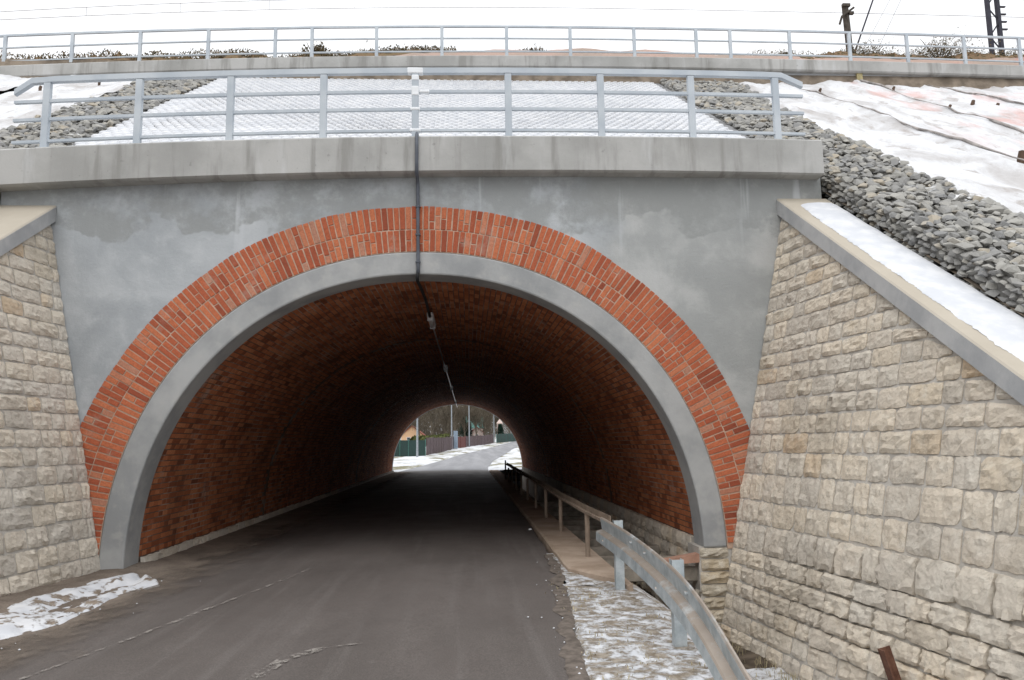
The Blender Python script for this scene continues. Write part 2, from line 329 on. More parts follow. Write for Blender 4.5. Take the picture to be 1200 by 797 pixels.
class MB:
    def __init__(s): s.V = []; s.F = []
    def add(s, V, F):
        b = len(s.V); s.V += [Vector(v) for v in V]; s.F += [tuple(b + i for i in f) for f in F]; return s
    def box(s, x0, x1, y0, y1, z0, z1):
        return s.add([(x0, y0, z0), (x1, y0, z0), (x1, y1, z0), (x0, y1, z0), (x0, y0, z1), (x1, y0, z1), (x1, y1, z1), (x0, y1, z1)],
                     [(3, 2, 1, 0), (4, 5, 6, 7), (0, 1, 5, 4), (1, 2, 6, 5), (2, 3, 7, 6), (3, 0, 4, 7)])
    def tube(s, pts, r, k=8, cap=True):
        pts = [Vector(p) for p in pts]; n = len(pts); rs = r if isinstance(r, (list, tuple)) else [r] * n
        V = []; prev = None
        for i, p in enumerate(pts):
            d = (pts[min(i + 1, n - 1)] - pts[max(i - 1, 0)]).normalized()
            a = prev - d * prev.dot(d) if prev else d.orthogonal()
            a.normalize(); prev = a; b = d.cross(a)
            for j in range(k):
                t = 2 * math.pi * j / k; V.append(p + (a * math.cos(t) + b * math.sin(t)) * rs[i])
        F = [(i * k + j, i * k + (j + 1) % k, (i + 1) * k + (j + 1) % k, (i + 1) * k + j) for i in range(n - 1) for j in range(k)]
        if cap: F += [tuple(range(k - 1, -1, -1)), tuple(range((n - 1) * k, n * k))]
        return s.add(V, F)
    def sweep(s, path, prof, closed=True):
        """profile list of (dx, dz) swept along a path mostly in Y"""
        m = len(prof); V = []
        for p in path:
            p = Vector(p); V += [p + Vector((a, 0, b)) for a, b in prof]
        F = [(i * m + j, i * m + (j + 1) % m, (i + 1) * m + (j + 1) % m, (i + 1) * m + j) for i in range(len(path) - 1) for j in range(m if closed else m - 1)]
        if closed: F += [tuple(range(m - 1, -1, -1)), tuple(range((len(path) - 1) * m, len(path) * m))]
        return s.add(V, F)
    def sweepx(s, path, prof):
        """closed profile of (dy, dz) swept along a path mostly in X"""
        m = len(prof); V = []
        for p in path:
            p = Vector(p); V += [p + Vector((0, a, b)) for a, b in prof]
        F = [(i * m + (j + 1) % m, i * m + j, (i + 1) * m + j, (i + 1) * m + (j + 1) % m) for i in range(len(path) - 1) for j in range(m)]
        F += [tuple(range(m)), tuple(range(len(path) * m - 1, (len(path) - 1) * m - 1, -1))]
        return s.add(V, F)
    def obj(s, name, mat, parent=None, origin=None, smooth=False, fix=True):
        o = obj(name, s.V, s.F, mat, parent, origin, smooth)
        if fix:
            bm = bmesh.new(); bm.from_mesh(o.data); bmesh.ops.recalc_face_normals(bm, faces=bm.faces); bm.to_mesh(o.data); bm.free()
        return o
def bevel(o, width=0.012, seg=2):
    bm = bmesh.new(); bm.from_mesh(o.data)
    es = [e for e in bm.edges if len(e.link_faces) == 2 and e.calc_face_angle(0) > 0.5]
    bmesh.ops.bevel(bm, geom=es, offset=width, segments=seg, affect='EDGES', profile=0.5, clamp_overlap=True)
    bm.to_mesh(o.data); bm.free()
def grid_sheet(name, xs, ys, fz, mat, parent=None, kind=None, smooth=True, origin=None):
    V = [(x, y, fz(x, y)) for y in ys for x in xs]; k = len(xs)
    F = [(j * k + i, j * k + i + 1, (j + 1) * k + i + 1, (j + 1) * k + i) for j in range(len(ys) - 1) for i in range(k - 1)]
    o = obj(name, V, F, mat, parent, origin or (0, 0, 0), smooth)
    if kind: o['kind'] = kind
    return o
def fr(a, b, n): return [a + (b - a) * i / n for i in range(n + 1)]
def nz3(x, y, z=0.0): return noise.noise(Vector((x, y, z)))
_cm = np.array(_M)
def seen_px(P):
    """rough picture scale at a point: pixels per metre, 0 when behind or outside the frame"""
    c = (np.asarray(P, float) - np.array(EYE)) @ _cm
    if c[2] < 0.3: return 0.0
    x, y = 600 + 915 * c[0] / c[2], 398 - 915 * c[1] / c[2]
    return 915 / c[2] if -30 < x < 1230 and -30 < y < 830 else 0.0

# ------------------------------------------------------------------ the arch curve
AX, AZ, AN, AC = 3.22, 3.31, 2.1, 0.0
def arch_curve(n=400):
    t = np.linspace(0, math.pi, 4000)
    x = AC + AX * np.sign(np.cos(t)) * np.abs(np.cos(t)) ** (2 / AN); z = AZ * np.abs(np.sin(t)) ** (2 / AN)
    x = np.concatenate([[x[0]], x, [x[-1]]]); z = np.concatenate([[-1.2], z, [-1.2]])
    s = np.concatenate([[0], np.cumsum(np.hypot(np.diff(x), np.diff(z)))])
    return x, z, s
_ax, _az, _as = arch_curve()
ALEN = _as[-1]
def arch_at(s):
    s = np.asarray(s, float); return np.interp(s, _as, _ax), np.interp(s, _as, _az)
def arch_n(s, e=0.02):
    x0, z0 = arch_at(np.asarray(s) - e); x1, z1 = arch_at(np.asarray(s) + e)
    dx, dz = x1 - x0, z1 - z0; L = np.hypot(dx, dz) + 1e-9
    return dz / L, -dx / L              # outward normal
def arch_off(s, d):
    x, z = arch_at(s); nx, nz = arch_n(s); return x + nx * d, z + nz * d
def s_of_z(zv, right=True):
    ss = np.linspace(0, ALEN / 2, 4000) if right else np.linspace(ALEN, ALEN / 2, 4000)
    return float(np.interp(zv, arch_at(ss)[1], ss))
def arch_band(name, d0, d1, y0, y1, s0, s1, mat, parent, n=120, bev=0):
    ss = np.linspace(s0, s1, n + 1); x0, z0 = arch_off(ss, d0); x1, z1 = arch_off(ss, d1)
    path_v = []
    for i in range(n + 1):
        path_v += [(x0[i], y0, z0[i]), (x1[i], y0, z1[i]), (x1[i], y1, z1[i]), (x0[i], y1, z0[i])]
    F = [(i * 4 + j, i * 4 + (j + 1) % 4, i * 4 + 4 + (j + 1) % 4, i * 4 + 4 + j) for i in range(n) for j in range(4)]
    F += [(3, 2, 1, 0), (n * 4, n * 4 + 1, n * 4 + 2, n * 4 + 3)]
    mb = MB().add(path_v, F); return mb.obj(name, mat, parent, origin=(0, y0, 2))

# ------------------------------------------------------------------ ground, road, terrain
def ter(y): return 0.0001 * max(0.0, y - 40) ** 2
def smooth01(t): t = max(0.0, min(1.0, t)); return t * t * (3 - 2 * t)
# right hand profile: verge, then down into the ditch in front of the right wing
def hz_right(x, y):
    d = smooth01((x - 2.0) / 1.15)
    bump = 0.03 * nz3(x * 2.2, y * 2.2) + 0.015 * nz3(x * 7, y * 7)
    up = smooth01((x - 6.5) / 6)
    return -0.85 * d * (1 - up) + bump * (0.6 if x < 2 else 1.6)
L_EDGE = [(-40, -2.7), (-6, -2.7), (-3, -2.62), (0, -2.75), (5, -2.9), (31, -3.1), (49, -2.2), (84, -0.4), (109, 2.3), (151, 7.1), (180, 11.6), (240, 24)]
R_EDGE = [(-40, 1.1), (-4.4, 1.17), (-2, 1.36), (-0.4, 1.5), (3.5, 1.55), (9, 1.65), (31, 1.55), (36.5, 1.65), (54, 2.5), (78, 4.4), (109, 7.0), (134, 9.6), (180, 18), (240, 32)]
def ledge(y): return float(np.interp(y, *zip(*L_EDGE)))
def redge(y): return float(np.interp(y, *zip(*R_EDGE)))
V = []; F = []
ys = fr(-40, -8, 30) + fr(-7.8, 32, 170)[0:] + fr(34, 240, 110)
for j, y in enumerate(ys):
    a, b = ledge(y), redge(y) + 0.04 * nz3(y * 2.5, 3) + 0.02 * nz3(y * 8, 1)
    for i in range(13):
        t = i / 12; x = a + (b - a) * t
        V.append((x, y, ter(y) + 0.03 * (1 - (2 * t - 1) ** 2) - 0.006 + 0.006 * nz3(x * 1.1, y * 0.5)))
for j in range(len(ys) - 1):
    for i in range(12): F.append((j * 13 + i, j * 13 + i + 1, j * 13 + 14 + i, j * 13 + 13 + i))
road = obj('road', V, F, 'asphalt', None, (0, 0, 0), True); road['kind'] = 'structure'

# everything to the horizon
gx = [-3000, -120, 120, 3000]
grid_sheet('ground', [-3000, -400, -100, 100, 400, 3000], [-3000, -400, -60, 300, 800, 3000], lambda x, y: -1.6, 'field_snow', kind='structure', smooth=False)
grid_sheet('left_verge', fr(-40, -6, 10) + fr(-5.5, -2.45, 26), fr(-60, -10, 10) + fr(-9.6, 0.6, 70),
           lambda x, y: 0.0 + 0.07 * smooth01((-x - 2.75) / 0.5) + 0.03 * nz3(x * 3, y * 3) * smooth01((-x - 2.6) / 0.4) - 0.02 + 0.5 * smooth01((-x - 5) / 30), 'road_dirt', kind='structure')
grid_sheet('right_verge', fr(1.05, 3.8, 56) + fr(4.2, 40, 14), fr(-60, -10, 10) + fr(-9.6, -1.3, 80),
           lambda x, y: hz_right(x, y) - (0.04 if x < redge(y) + 0.03 else 0.0), 'verge_snow', kind='structure')
grid_sheet('ditch_edge', fr(1.48, 1.99, 10), fr(-1.5, 0.7, 16), lambda x, y: hz_right(x, 0) + 0.012 * nz3(x * 5, y * 5) - 0.004 + 0.0 * x, 'verge_snow', kind='structure')
def road_z(x, y):
    a, b = ledge(y), redge(y); t = (x - a) / (b - a)
    return ter(y) + 0.03 * (1 - (2 * t - 1) ** 2) - 0.006
crumb_v = []; crumb_f = []
for _ in range(70):
    if rng.random() < 0.5:
        y = rng.uniform(-4.5, -0.3); x = rng.uniform(-3.3, -2.3) + 0.15 * rng.gauss(0, 1); z = max(0.02, road_z(x, y) + 0.012) if x > -2.75 else 0.045
    else:
        y = rng.uniform(-5, 0.5); x = redge(y) + rng.gauss(0.0, 0.10); z = road_z(x, y) + 0.012
    q_ = rng.uniform(0.003, 0.010); b = len(crumb_v)
    crumb_v += [(x - q_, y, z), (x, y - q_ * 1.2, z), (x + q_ * 1.1, y, z), (x, y + q_, z), (x + q_ * .2, y, z + q_ * 0.7), (x, y, z - q_)]
    crumb_f += [(b, b + 1, b + 4), (b + 1, b + 2, b + 4), (b + 2, b + 3, b + 4), (b + 3, b, b + 4), (b + 1, b, b + 5), (b + 2, b + 1, b + 5), (b + 3, b + 2, b + 5), (b, b + 3, b + 5)]
obj('snow_crumbs', crumb_v, crumb_f, 'snow', None, (0, -2, 0))['kind'] = 'stuff'
V = []; F = []; gy = fr(-9, 0.6, 200)
for y in gy:
    c_ = redge(y); a = c_ - 0.07 - 0.07 * nz3(y * 3, 6) - 0.04 * nz3(y * 11, 2); b = c_ + 0.05 + 0.05 * nz3(y * 1.7, 2) + 0.04 * nz3(y * 6, 3)
    for k_, f_ in enumerate((0, .35, .7, 1)): V.append((a + (b - a) * f_, y, (0.0, 0.004, 0.006, 0.0)[k_] + 0.002 * nz3(y * 9, f_ * 5)))
F = [(i * 4 + j, i * 4 + j + 1, i * 4 + 5 + j, i * 4 + 4 + j) for i in range(200) for j in range(3)]
obj('road_grit', V, F, 'ditch_grit', None, (0, 0, 0), True)['kind'] = 'stuff'
# ditch inside the tunnel and in front of the portal
V = []; F = []
prof = [(2.02, 0.0), (2.04, -0.55), (2.25, -0.88), (2.7, -0.92), (3.1, -0.88), (3.6, -0.82)]
dys = fr(-1.3, 31.5, 60)
for y in dys:
    for x, z in prof:
        f = smooth01((y + 1.3) / 0.9); zz = z * f + hz_right(x, -1.3) * (1 - f)
        V.append((x, y, zz + 0.03 * nz3(x * 3, y * 2)))
for j in range(len(dys) - 1):
    for i in range(5): F.append((j * 6 + i, j * 6 + i + 1, j * 6 + 7 + i, j * 6 + 6 + i))
obj('ditch', V, F, 'ditch_soil', None, (0, 0, 0), True)['kind'] = 'structure'
def far_h(x, y):
    d = max(0.0, max(ledge(y) - x, x - redge(y)))
    return ter(y) - 0.03 + 0.12 * smooth01(d / 1.2) * (0.4 + nz3(x * 0.4, y * 0.25)) + 0.012 * max(0, d - 12)
grid_sheet('far_verge', fr(-120, -14, 10) + fr(-13, 24, 74) + fr(27, 140, 10), fr(30.9, 60, 60) + fr(61, 260, 100), far_h, 'field_snow', kind='structure')
# sandy shoulder inside the tunnel and at the left foot of the arch
V = []; F = []; sy = fr(-7.5, 30.9, 180)
for y in sy:
    e = -1.55 + 0.2 * smooth01((y - 1) / 4) - 0.4 * smooth01((-0.2 - y) / 1.6) + 0.09 * nz3(y * 1.4, 7) + 0.04 * nz3(y * 5, 2)
    for i in range(7):
        t = i / 6; x = -3.3 + (e + 3.3) * t
        z_ = max(-0.004, road_z(x, y)) + 0.014 + 0.05 * max(0, (-2.75 - x)) + 0.004 * nz3(x * 4, y * 4); V.append((x, y, z_ if i < 6 else road_z(x, y) + 0.006))
for j in range(len(sy) - 1):
    for i in range(6): F.append((j * 7 + i, j * 7 + i + 1, j * 7 + 8 + i, j * 7 + 7 + i))
obj('sandy_shoulder', V, F, 'road_dirt', None, (0, 0, 0), True)['kind'] = 'structure'
# snow lying in front of the left wing: ragged lumps, thin towards the road
V = []; F = []; sy = fr(-7.5, -0.5, 240); NB_ = 27
def bank_h(x, y, t):
    hole = nz3(x * 3.1, y * 2.0, 4) + 0.6 * nz3(x * 9, y * 6, 1) + 0.35 * nz3(x * 22, y * 18, 7)
    mid = 0.62 * math.exp(-((t - 0.62) / 0.13) ** 2) * smooth01((y + 2.7) / 0.5)      # bare brown strip between the two bands
    return 0.022 + 0.045 * min(1, 5 * t, 3 * (1 - t)) - 0.05 * max(0, -hole - 0.12) * 1.4 + 0.03 * max(0, hole) - 0.09 * mid
for y in sy:
    inner = float(np.interp(y, [-7.5, -3.05, -2.6, -1.6, -0.9, -0.5], [-2.7, -2.72, -2.58, -2.62, -2.5, -2.75])) + 0.08 * nz3(y * 2.1, 5)
    outer = float(np.interp(y, [-7.5, -3, -1.9, -0.9, -0.5], [-3.95, -3.62, -3.40, -3.22, -2.95])) + 0.04 * nz3(y * 3, 9)
    for i in range(NB_):
        t = i / (NB_ - 1); x = outer + (inner - outer) * t
        V.append((x, y, 0.0 + bank_h(x, y, t) - (0.03 if i in (0, NB_ - 1) else 0)))
for j in range(len(sy) - 1):
    for i in range(NB_ - 1): F.append((j * NB_ + i, j * NB_ + i + 1, (j + 1) * NB_ + i + 1, (j + 1) * NB_ + i))
o = obj('snow_bank', V, F, 'bank_snow', None, (0, 0, 0), True); o['kind'] = 'stuff'
# pale scrape marks on the asphalt, 4 mm thick films lying on it
for k, (pts, wd) in enumerate([([(-2.35, -5.2), (-2.06, -4.04), (-1.92, -3.49), (-1.68, -2.52), (-1.38, -1.29), (-1.1, 0.1)], 0.03),
                               ([(-0.75, -4.6), (-0.6, -3.9), (-0.42, -3.65), (-0.12, -3.5)], 0.07)]):
    P = []
    for a, b in zip(pts[:-1], pts[1:]):
        for q in range(6): P.append((a[0] + (b[0] - a[0]) * q / 6 + 0.012 * nz3(q * 1.7, k), a[1] + (b[1] - a[1]) * q / 6))
    V = []; F = []
    for i, (x, y) in enumerate(P):
        ww = wd * (0.5 + 0.7 * abs(nz3(x * 9, y * 9)))
        for sx in (-1, 1):
            a, b = ledge(y), redge(y); t = (x - a) / (b - a)
            V.append((x + sx * ww, y, 0.03 * (1 - (2 * t - 1) ** 2) - 0.006 + 0.006 * nz3(x * 1.1, y * 0.5) + 0.008))
    F = [(2 * i, 2 * i + 1, 2 * i + 3, 2 * i + 2) for i in range(len(P) - 1)]
    o = obj('scrape_mark', V, F, 'road_scratch', None, None); o.parent = road

# ------------------------------------------------------------------ portal
portal = empty('tunnel_portal', (0, 0, 0), 'grey rendered railway underpass front with red brick arch ring', 'tunnel portal')
def ctop(x): return 4.945 - 0.0046 * (x - 1.9) ** 2 + 0.0012 * max(0, x - 1.9) ** 2
s_lo_r, s_lo_l = s_of_z(0.12), s_of_z(-0.5, False)
# spandrel wall: one U-shaped prism with the soffit
ss = np.linspace(0.02, ALEN - 0.02, 130); ox, oz = arch_off(ss, 0.80)
out = [(-4.80, -1.2), (-4.80, 4.52), (4.88, 4.60), (4.88, -1.2)] + [(float(a), float(b)) for a, b in zip(ox, oz)]
m = len(out)
mb = MB().add([(a, 0.0, b) for a, b in out] + [(a, 0.5, b) for a, b in out],
              [tuple(range(m)), tuple(range(2 * m - 1, m - 1, -1))] + [((i + 1) % m, i, m + i, m + (i + 1) % m) for i in range(m)])
mb.obj('spandrel_wall', 'cement_render', portal, origin=(0, 0, 4.2))
# cornice, slightly cambered as cast
xs = [-5.25, -4.9] + fr(-4.5, 4.4, 30) + [4.84]
V = []; F = []
for x in xs:
    t = ctop(x); V += [(x, -0.2, t - 0.425), (x, -0.2, t - 0.02), (x, -0.18, t), (x, 0.55, t), (x, 0.55, t - 0.44), (x, -0.165, t - 0.44)]
F = [(i * 6 + j, i * 6 + (j + 1) % 6, i * 6 + 6 + (j + 1) % 6, i * 6 + 6 + j) for i in range(len(xs) - 1) for j in range(6)] + [tuple(range(5, -1, -1)), tuple(range((len(xs) - 1) * 6, len(xs) * 6))]
cornice = MB().add(V, F).obj('cornice', 'cast_concrete', portal)
sn = MB().sweepx([(x, 0, ctop(x) + 0.002) for x in fr(-4.6, 4.6, 40)], [(-0.02, 0), (0.0, 0.018), (0.25, 0.03), (0.53, 0.02), (0.54, 0)])
sn.obj('snow', 'snow', cornice)
band = arch_band('concrete_arch_band', 0.0, 0.27, -0.012, 0.40, s_of_z(0.12), s_of_z(-0.25, False), 'band_cement', portal, 140)
bevel(band, 0.02, 2)
ring = arch_band('brick_ring', 0.272, 0.806, -0.0015, 0.30, s_of_z(0.1), s_of_z(-0.3, False), 'ring_mortar', portal, 140)
# bricks of the ring: two courses of radial bricks, some whole, some in two headers
cells = []
for row, (d0, d1) in enumerate(((0.280, 0.534), (0.546, 0.802))):
    mid = (d0 + d1) / 2; s0, s1 = s_of_z(0.16), s_of_z(-0.02, False)
    sg = np.linspace(s0, s1, 1500); xx, zz = arch_off(sg, mid); L = np.concatenate([[0], np.cumsum(np.hypot(np.diff(xx), np.diff(zz)))])
    nb = int(L[-1] / 0.069); e = np.interp(np.linspace(0, L[-1], nb + 1), L, sg)
    for i in range(nb):
        a, b = e[i], e[i + 1]; g = 0.105 * (b - a)
        dj = (0.018 + 0.03 * nz3(a * 1.1, 4) + 0.012 * nz3(a * 3.1, 2)) * (1 if row else 0); dj = max(-0.004, dj)
        if rng.random() < (0.62 if row else 0.5):
            cells.append((a + g, b - g, d0, d1 + dj))
        else:
            c = d0 + (d1 - d0) * rng.choice((0.36, 0.5, 0.5, 0.64)); cells += [(a + g, b - g, d0, c - 0.006), (a + g, b - g, c + 0.006, d1 + dj)]
cells.sort(key=lambda c: -(c[3] - c[2]))
smb = MB()
for i, (a, b, d0, d1) in enumerate(cells):
    y = -0.006 - rng.random() * 0.005; q = lambda: rng.uniform(-0.003, 0.003)
    P = [arch_off(a, d0), arch_off(b, d0), arch_off(b, d1), arch_off(a, d1)]
    P = [(float(x) + q(), float(z) + q()) for x, z in P]
    cx = sum(p[0] for p in P) / 4; cz = sum(p[1] for p in P) / 4
    In = [(cx + (x - cx) * 0.93, cz + (z - cz) * 0.93) for x, z in P]
    V = [(x, y, z) for x, z in In] + [(x, y + 0.003, z) for x, z in P] + [(x, 0.02, z) for x, z in P]
    F = [(0, 1, 2, 3)] + [(j, 4 + j, 4 + (j + 1) % 4, (j + 1) % 4) for j in range(4)] + [(4 + j, 8 + j, 8 + (j + 1) % 4, 4 + (j + 1) % 4) for j in range(4)]
    if i < 300: MB().add(V, F).obj('brick', 'ring_brick', ring)
    else: smb.add(V, F)
if smb.V: smb.obj('brick_pieces', 'ring_brick', ring)['kind'] = 'stuff'

# ------------------------------------------------------------------ rock faced stones
def stone(name, P, nrm, mat, parent, bulge=0.03, base=0.018, sink=0.05, nx=5, ny=4):
    """P: four corners bl, br, tr, tl in 3-D; nrm: outward normal"""
    bl, br, tr, tl = [Vector(p) for p in P]; seed = rng.random() * 100
    V = []; tx, ty = rng.uniform(-0.6, 0.6), rng.uniform(-0.6, 0.6); wd = (br - bl).length; hd = (tl - bl).length
    cut = [rng.choice((0.01, 0.02, 0.03, 0.05, 0.12)) for _ in range(4)]
    for j in range(ny + 1):
        for i in range(nx + 1):
            s, t = i / nx, j / ny
            s2 = 0.5 + (s - 0.5) * (1 if abs(s - 0.5) < 0.45 else 1); p = (bl * (1 - s2) + br * s2) * (1 - t) + (tl * (1 - s2) + tr * s2) * t
            ed = i in (0, nx) or j in (0, ny)
            if ed:
                h = base * (0.5 + 0.8 * rng.random())
                if i in (0, nx) and j in (0, ny):
                    c = cut[(1 if i else 0) + (2 if j else 0)]; p = p.lerp((bl + br + tl + tr) / 4, c); h *= 0.5
                else: p = p + (br - bl) * (rng.uniform(-0.03, 0.03) if j in (0, ny) else rng.uniform(-0.02, 0.02)) * (0 if i in (0, nx) else 1) + (tl - bl) * rng.uniform(-0.035, 0.035) * (1 if j in (0, ny) else 0.3)
            else:
                h = base + bulge * (0.55 + 0.4 * (tx * (s - 0.5) + ty * (t - 0.5)) * 2 + 0.9 * noise.noise(Vector((s * wd * 11 + seed, t * hd * 11, seed))) + 0.45 * rng.uniform(-1, 1)); p = p + (br - bl) * rng.uniform(-0.03, 0.03) + (tl - bl) * rng.uniform(-0.03, 0.03)
            V.append(p + nrm * h)
    k = nx + 1
    F = [(j * k + i, j * k + i + 1, (j + 1) * k + i + 1, (j + 1) * k + i) for j in range(ny) for i in range(nx)]
    per = [i for i in range(k)] + [j * k + nx for j in range(1, ny + 1)] + [ny * k + i for i in range(nx - 1, -1, -1)] + [j * k for j in range(ny - 1, 0, -1)]
    b = len(V)
    for i in per: V.append(V[i] - nrm * (sink + (V[i] - V[i]).length))
    L = len(per); F += [(per[(q + 1) % L], per[q], b + q, b + (q + 1) % L) for q in range(L)]
    if name is None: return V, F
    return obj(name, V, F, mat, parent, None, False)

ROWS = [-1.02, -0.86, -0.70, -0.53, -0.37, -0.21, -0.04, 0.13, 0.42, 0.67, 0.95, 1.19, 1.39, 1.58, 1.77, 1.96, 2.14, 2.30, 2.47, 2.66, 2.82, 2.99, 3.15, 3.32, 3.49, 3.65, 3.81, 3.97, 4.12]
def wing(side):
    sg = 1 if side == 'right' else -1
    if sg > 0:
        A, B, spl, c0, cs = Vector((4.382, 0, 4.076)), Vector((3.373, 0, -0.752)), R(7.5), 4.04, 0.643
    else:
        A, B, spl, c0, cs = Vector((-4.218, 0, 3.893)), Vector((-3.455, 0, 0.0)), R(6.5), 3.95, 0.65
    h = Vector((sg * math.sin(spl), -math.cos(spl), 0))
    J = lambda z: B + (A - B) * ((z - B.z) / (A.z - B.z))
    P = lambda u, z: J(z) + h * u
    nrm = h.cross(A - B) if sg < 0 else (A - B).cross(h)
    nrm.normalize()
    if nrm.x * sg > 0: nrm = -nrm
    zc = lambda u: c0 - cs * u * math.cos(spl)      # underside of the coping
    root = empty('wing_wall', P(0, 0), 'pale limestone block wing wall under a bare concrete coping, beside the snow heap' if sg < 0 else 'tall limestone block wing wall under a snow covered sloping coping, behind the crash barrier', 'stone wall', 'stone wing walls')
    U = 6.7
    # mortared core
    zb = -1.3; back = Vector((sg * 0.5, 0, 0))
    us = fr(0, U, 12)
    V = []; F = []
    for u in us:
        t = max(0.05, zc(u))
        V += [P(u, zb), P(u, t), P(u, t) + back, P(u, zb) + back + Vector((sg * 0.3, 0, 0))]
    V = [v + (Vector((0, -0.004, 0)) if v.y > -0.004 else Vector()) for v in V]
    F = [(i * 4 + j, i * 4 + (j + 1) % 4, i * 4 + 4 + (j + 1) % 4, i * 4 + 4 + j) for i in range(12) for j in range(4)] + [(3, 2, 1, 0), (48, 49, 50, 51)]
    MB().add(V, F).obj('mortar_core', 'lime_mortar', root)
    # coping slab
    ov = 0.06; th = 0.20 if sg > 0 else 0.19
    V = []; F = []; cu = fr(0.004, U, 10)
    for u in cu:
        t = zc(u); p0 = P(u, t) - Vector((sg * ov, 0, 0)); ox_ = (4.93 if sg > 0 else -4.85) + h.x * u * 0.12
        V += [(p0.x, p0.y, t), (p0.x, p0.y, t + th - 0.015), (p0.x + sg * 0.015, p0.y, t + th), (ox_, p0.y, t + th), (ox_, p0.y, t)]
    F = [(i * 5 + j, i * 5 + (j + 1) % 5, i * 5 + 5 + (j + 1) % 5, i * 5 + 5 + j) for i in range(10) for j in range(5)] + [(4, 3, 2, 1, 0), tuple(range(50, 55))]
    cop = MB().add(V, F).obj('coping', 'coping_concrete', root)
    if sg > 0:      # snow lying on it, ragged towards the inner edge
        V = []; F = []; cu = fr(0.25, U, 420)
        for u in cu:
            t = zc(u) + th; p0 = P(u, zc(u)); o1 = 4.93 + h.x * u * 0.12
            i0 = p0.x - ov + 0.15 + 0.03 * nz3(u * 5, 1) + 0.02 * nz3(u * 24, 4) + 0.012 * nz3(u * 80, 4) + 0.2 * max(0, 0.5 - u)
            for k_, f_ in enumerate((0, 0.06, 0.2, 0.5, 0.85, 1.0)):
                V.append((i0 + (o1 - i0) * f_, p0.y, t + (0.003, 0.016, 0.028, 0.036, 0.03, 0.004)[k_] + 0.006 * nz3(u * 5, f_ * 6)))
        F = [(i * 6 + j, i * 6 + j + 1, i * 6 + 7 + j, i * 6 + 6 + j) for i in range(len(cu) - 1) for j in range(5)]
        obj('snow', V, F, 'coping_snow', cop, None, True)
    # stones
    items = []
    rr = ROWS if sg > 0 else [z for z in [-0.30, -0.14, 0.02, 0.20, 0.40, 0.60, 0.80, 0.99, 1.18, 1.37, 1.55, 1.73, 1.89, 2.05, 2.22, 2.39, 2.55, 2.72, 2.89, 3.05, 3.22, 3.38, 3.55, 3.72, 3.89]]
    for r in range(len(rr) - 1):
        z0, z1 = rr[r], rr[r + 1]; u = -0.0 if sg > 0 else -0.0; H = z1 - z0
        first = True
        while u < U:
            wdt = rng.choice((0.22, 0.27, 0.31, 0.35, 0.40, 0.46)) * (1.0 if H < 0.22 else 0.95)
            if first: wdt *= rng.uniform(0.45, 1.0)
            u1 = u + wdt; g = rng.uniform(0.006, 0.013)
            zt0, zt1 = min(z1 - g, zc(u + g) - 0.015), min(z1 - g, zc(u1 - g) - 0.015)
            if zt0 - z0 > 0.07 or zt1 - z0 > 0.07:
                jit = lambda: rng.uniform(-0.008, 0.008)
                if zt1 - z0 < 0.05:
                    u1c = u + (u1 - u) * 0.75; zt1 = max(z0 + 0.04, min(z1, zc(u1c) - 0.015))
                else: u1c = u1
                sag = 0.0
                # a projecting ledge crosses the right wall in its lower third
                extra = 0.05 if (sg > 0 and -0.6 < z0 < 0.16) else 0.0
                c = [P(u + g, z0 + g + jit()), P(u1c - g, z0 + g + jit()), P(u1c - g, zt1 + jit() * 0.5), P(u + g, zt0 + jit() * 0.5)]
                ctr = sum(c, Vector()) / 4
                items.append((seen_px(ctr) * (u1 - u) * H, c, H, extra * smooth01(u / 2.0)))
            u = u1; first = False
    items.sort(key=lambda q: -q[0])
    sm = MB()
    for i, (vis, c, H, ex) in enumerate(items):
        nx, ny = (7, 5) if vis > 7 else (6, 4)
        kw = dict(bulge=rng.uniform(0.010, 0.027), base=0.010 + ex * rng.uniform(0.5, 1.0), sink=0.045 + ex, nx=nx, ny=ny)
        mt = 'limestone' if sg > 0 else 'pale_limestone'
        if i < 298 and vis > 0: stone('stone', c, nrm, mt, root, **kw)
        else: sm.add(*stone(None, c, nrm, mt, root, **{**kw, 'nx': 4, 'ny': 3}))
    if sm.V:
        sm.obj('stones', 'limestone' if sg > 0 else 'pale_limestone', root, smooth=True, fix=False)['kind'] = 'stuff'
    return root
wing('right'); wing('left')
# pier stones under the right foot of the arch
zs = [-0.98, -0.84, -0.70, -0.56, -0.42, -0.28, -0.14, 0.0, 0.125]
MB().box(3.16, 3.62, 0.012, 0.45, -1.2, 0.13).obj('pier_core', 'lime_mortar', portal)
for a, b in zip(zs[:-1], zs[1:]):
    x0, x1 = 3.17 + rng.uniform(-.01, .02), 3.50
    stone('pier_stone', [(x0, 0.012, a + .008), (x1, 0.012, a + .008), (x1, 0.012, b - .006), (x0, 0.012, b - .006)], Vector((0, -1, 0)), 'pier_stone', portal, bulge=0.035)

# ------------------------------------------------------------------ vault
vault = empty('tunnel_vault', (0, 15, 0), 'dark sooty red brick tunnel vault over the road', 'tunnel')
Y0, Y1 = 0.38, 30.6
ss = np.linspace(0, ALEN, 161); x, z = arch_off(ss, 0.0415); x2, z2 = arch_off(ss, 0.45)
V = []; F = []; yy = [Y0, 6.0, 12, 18, 24, Y1]
for y in yy: V += [(float(a), y, float(b)) for a, b in zip(x, z)]
for j in range(len(yy) - 1): F += [(j * 161 + i, j * 161 + i + 1, j * 161 + 162 + i, j * 161 + 161 + i) for i in range(160)]
obj('mortar_shell', V, F, 'vault_mortar', vault, (0, 15, 2), True)
for y in (Y0 + 0.001, Y1):   # end faces between shell and earth
    obj('vault_end', [(float(a), y, float(b)) for a, b in zip(x, z)] + [(float(a), y, float(b)) for a, b in zip(x2, z2)], [(i, i + 1, 162 + i, 161 + i) for i in range(160)], 'vault_mortar', vault, (0, y, 2))
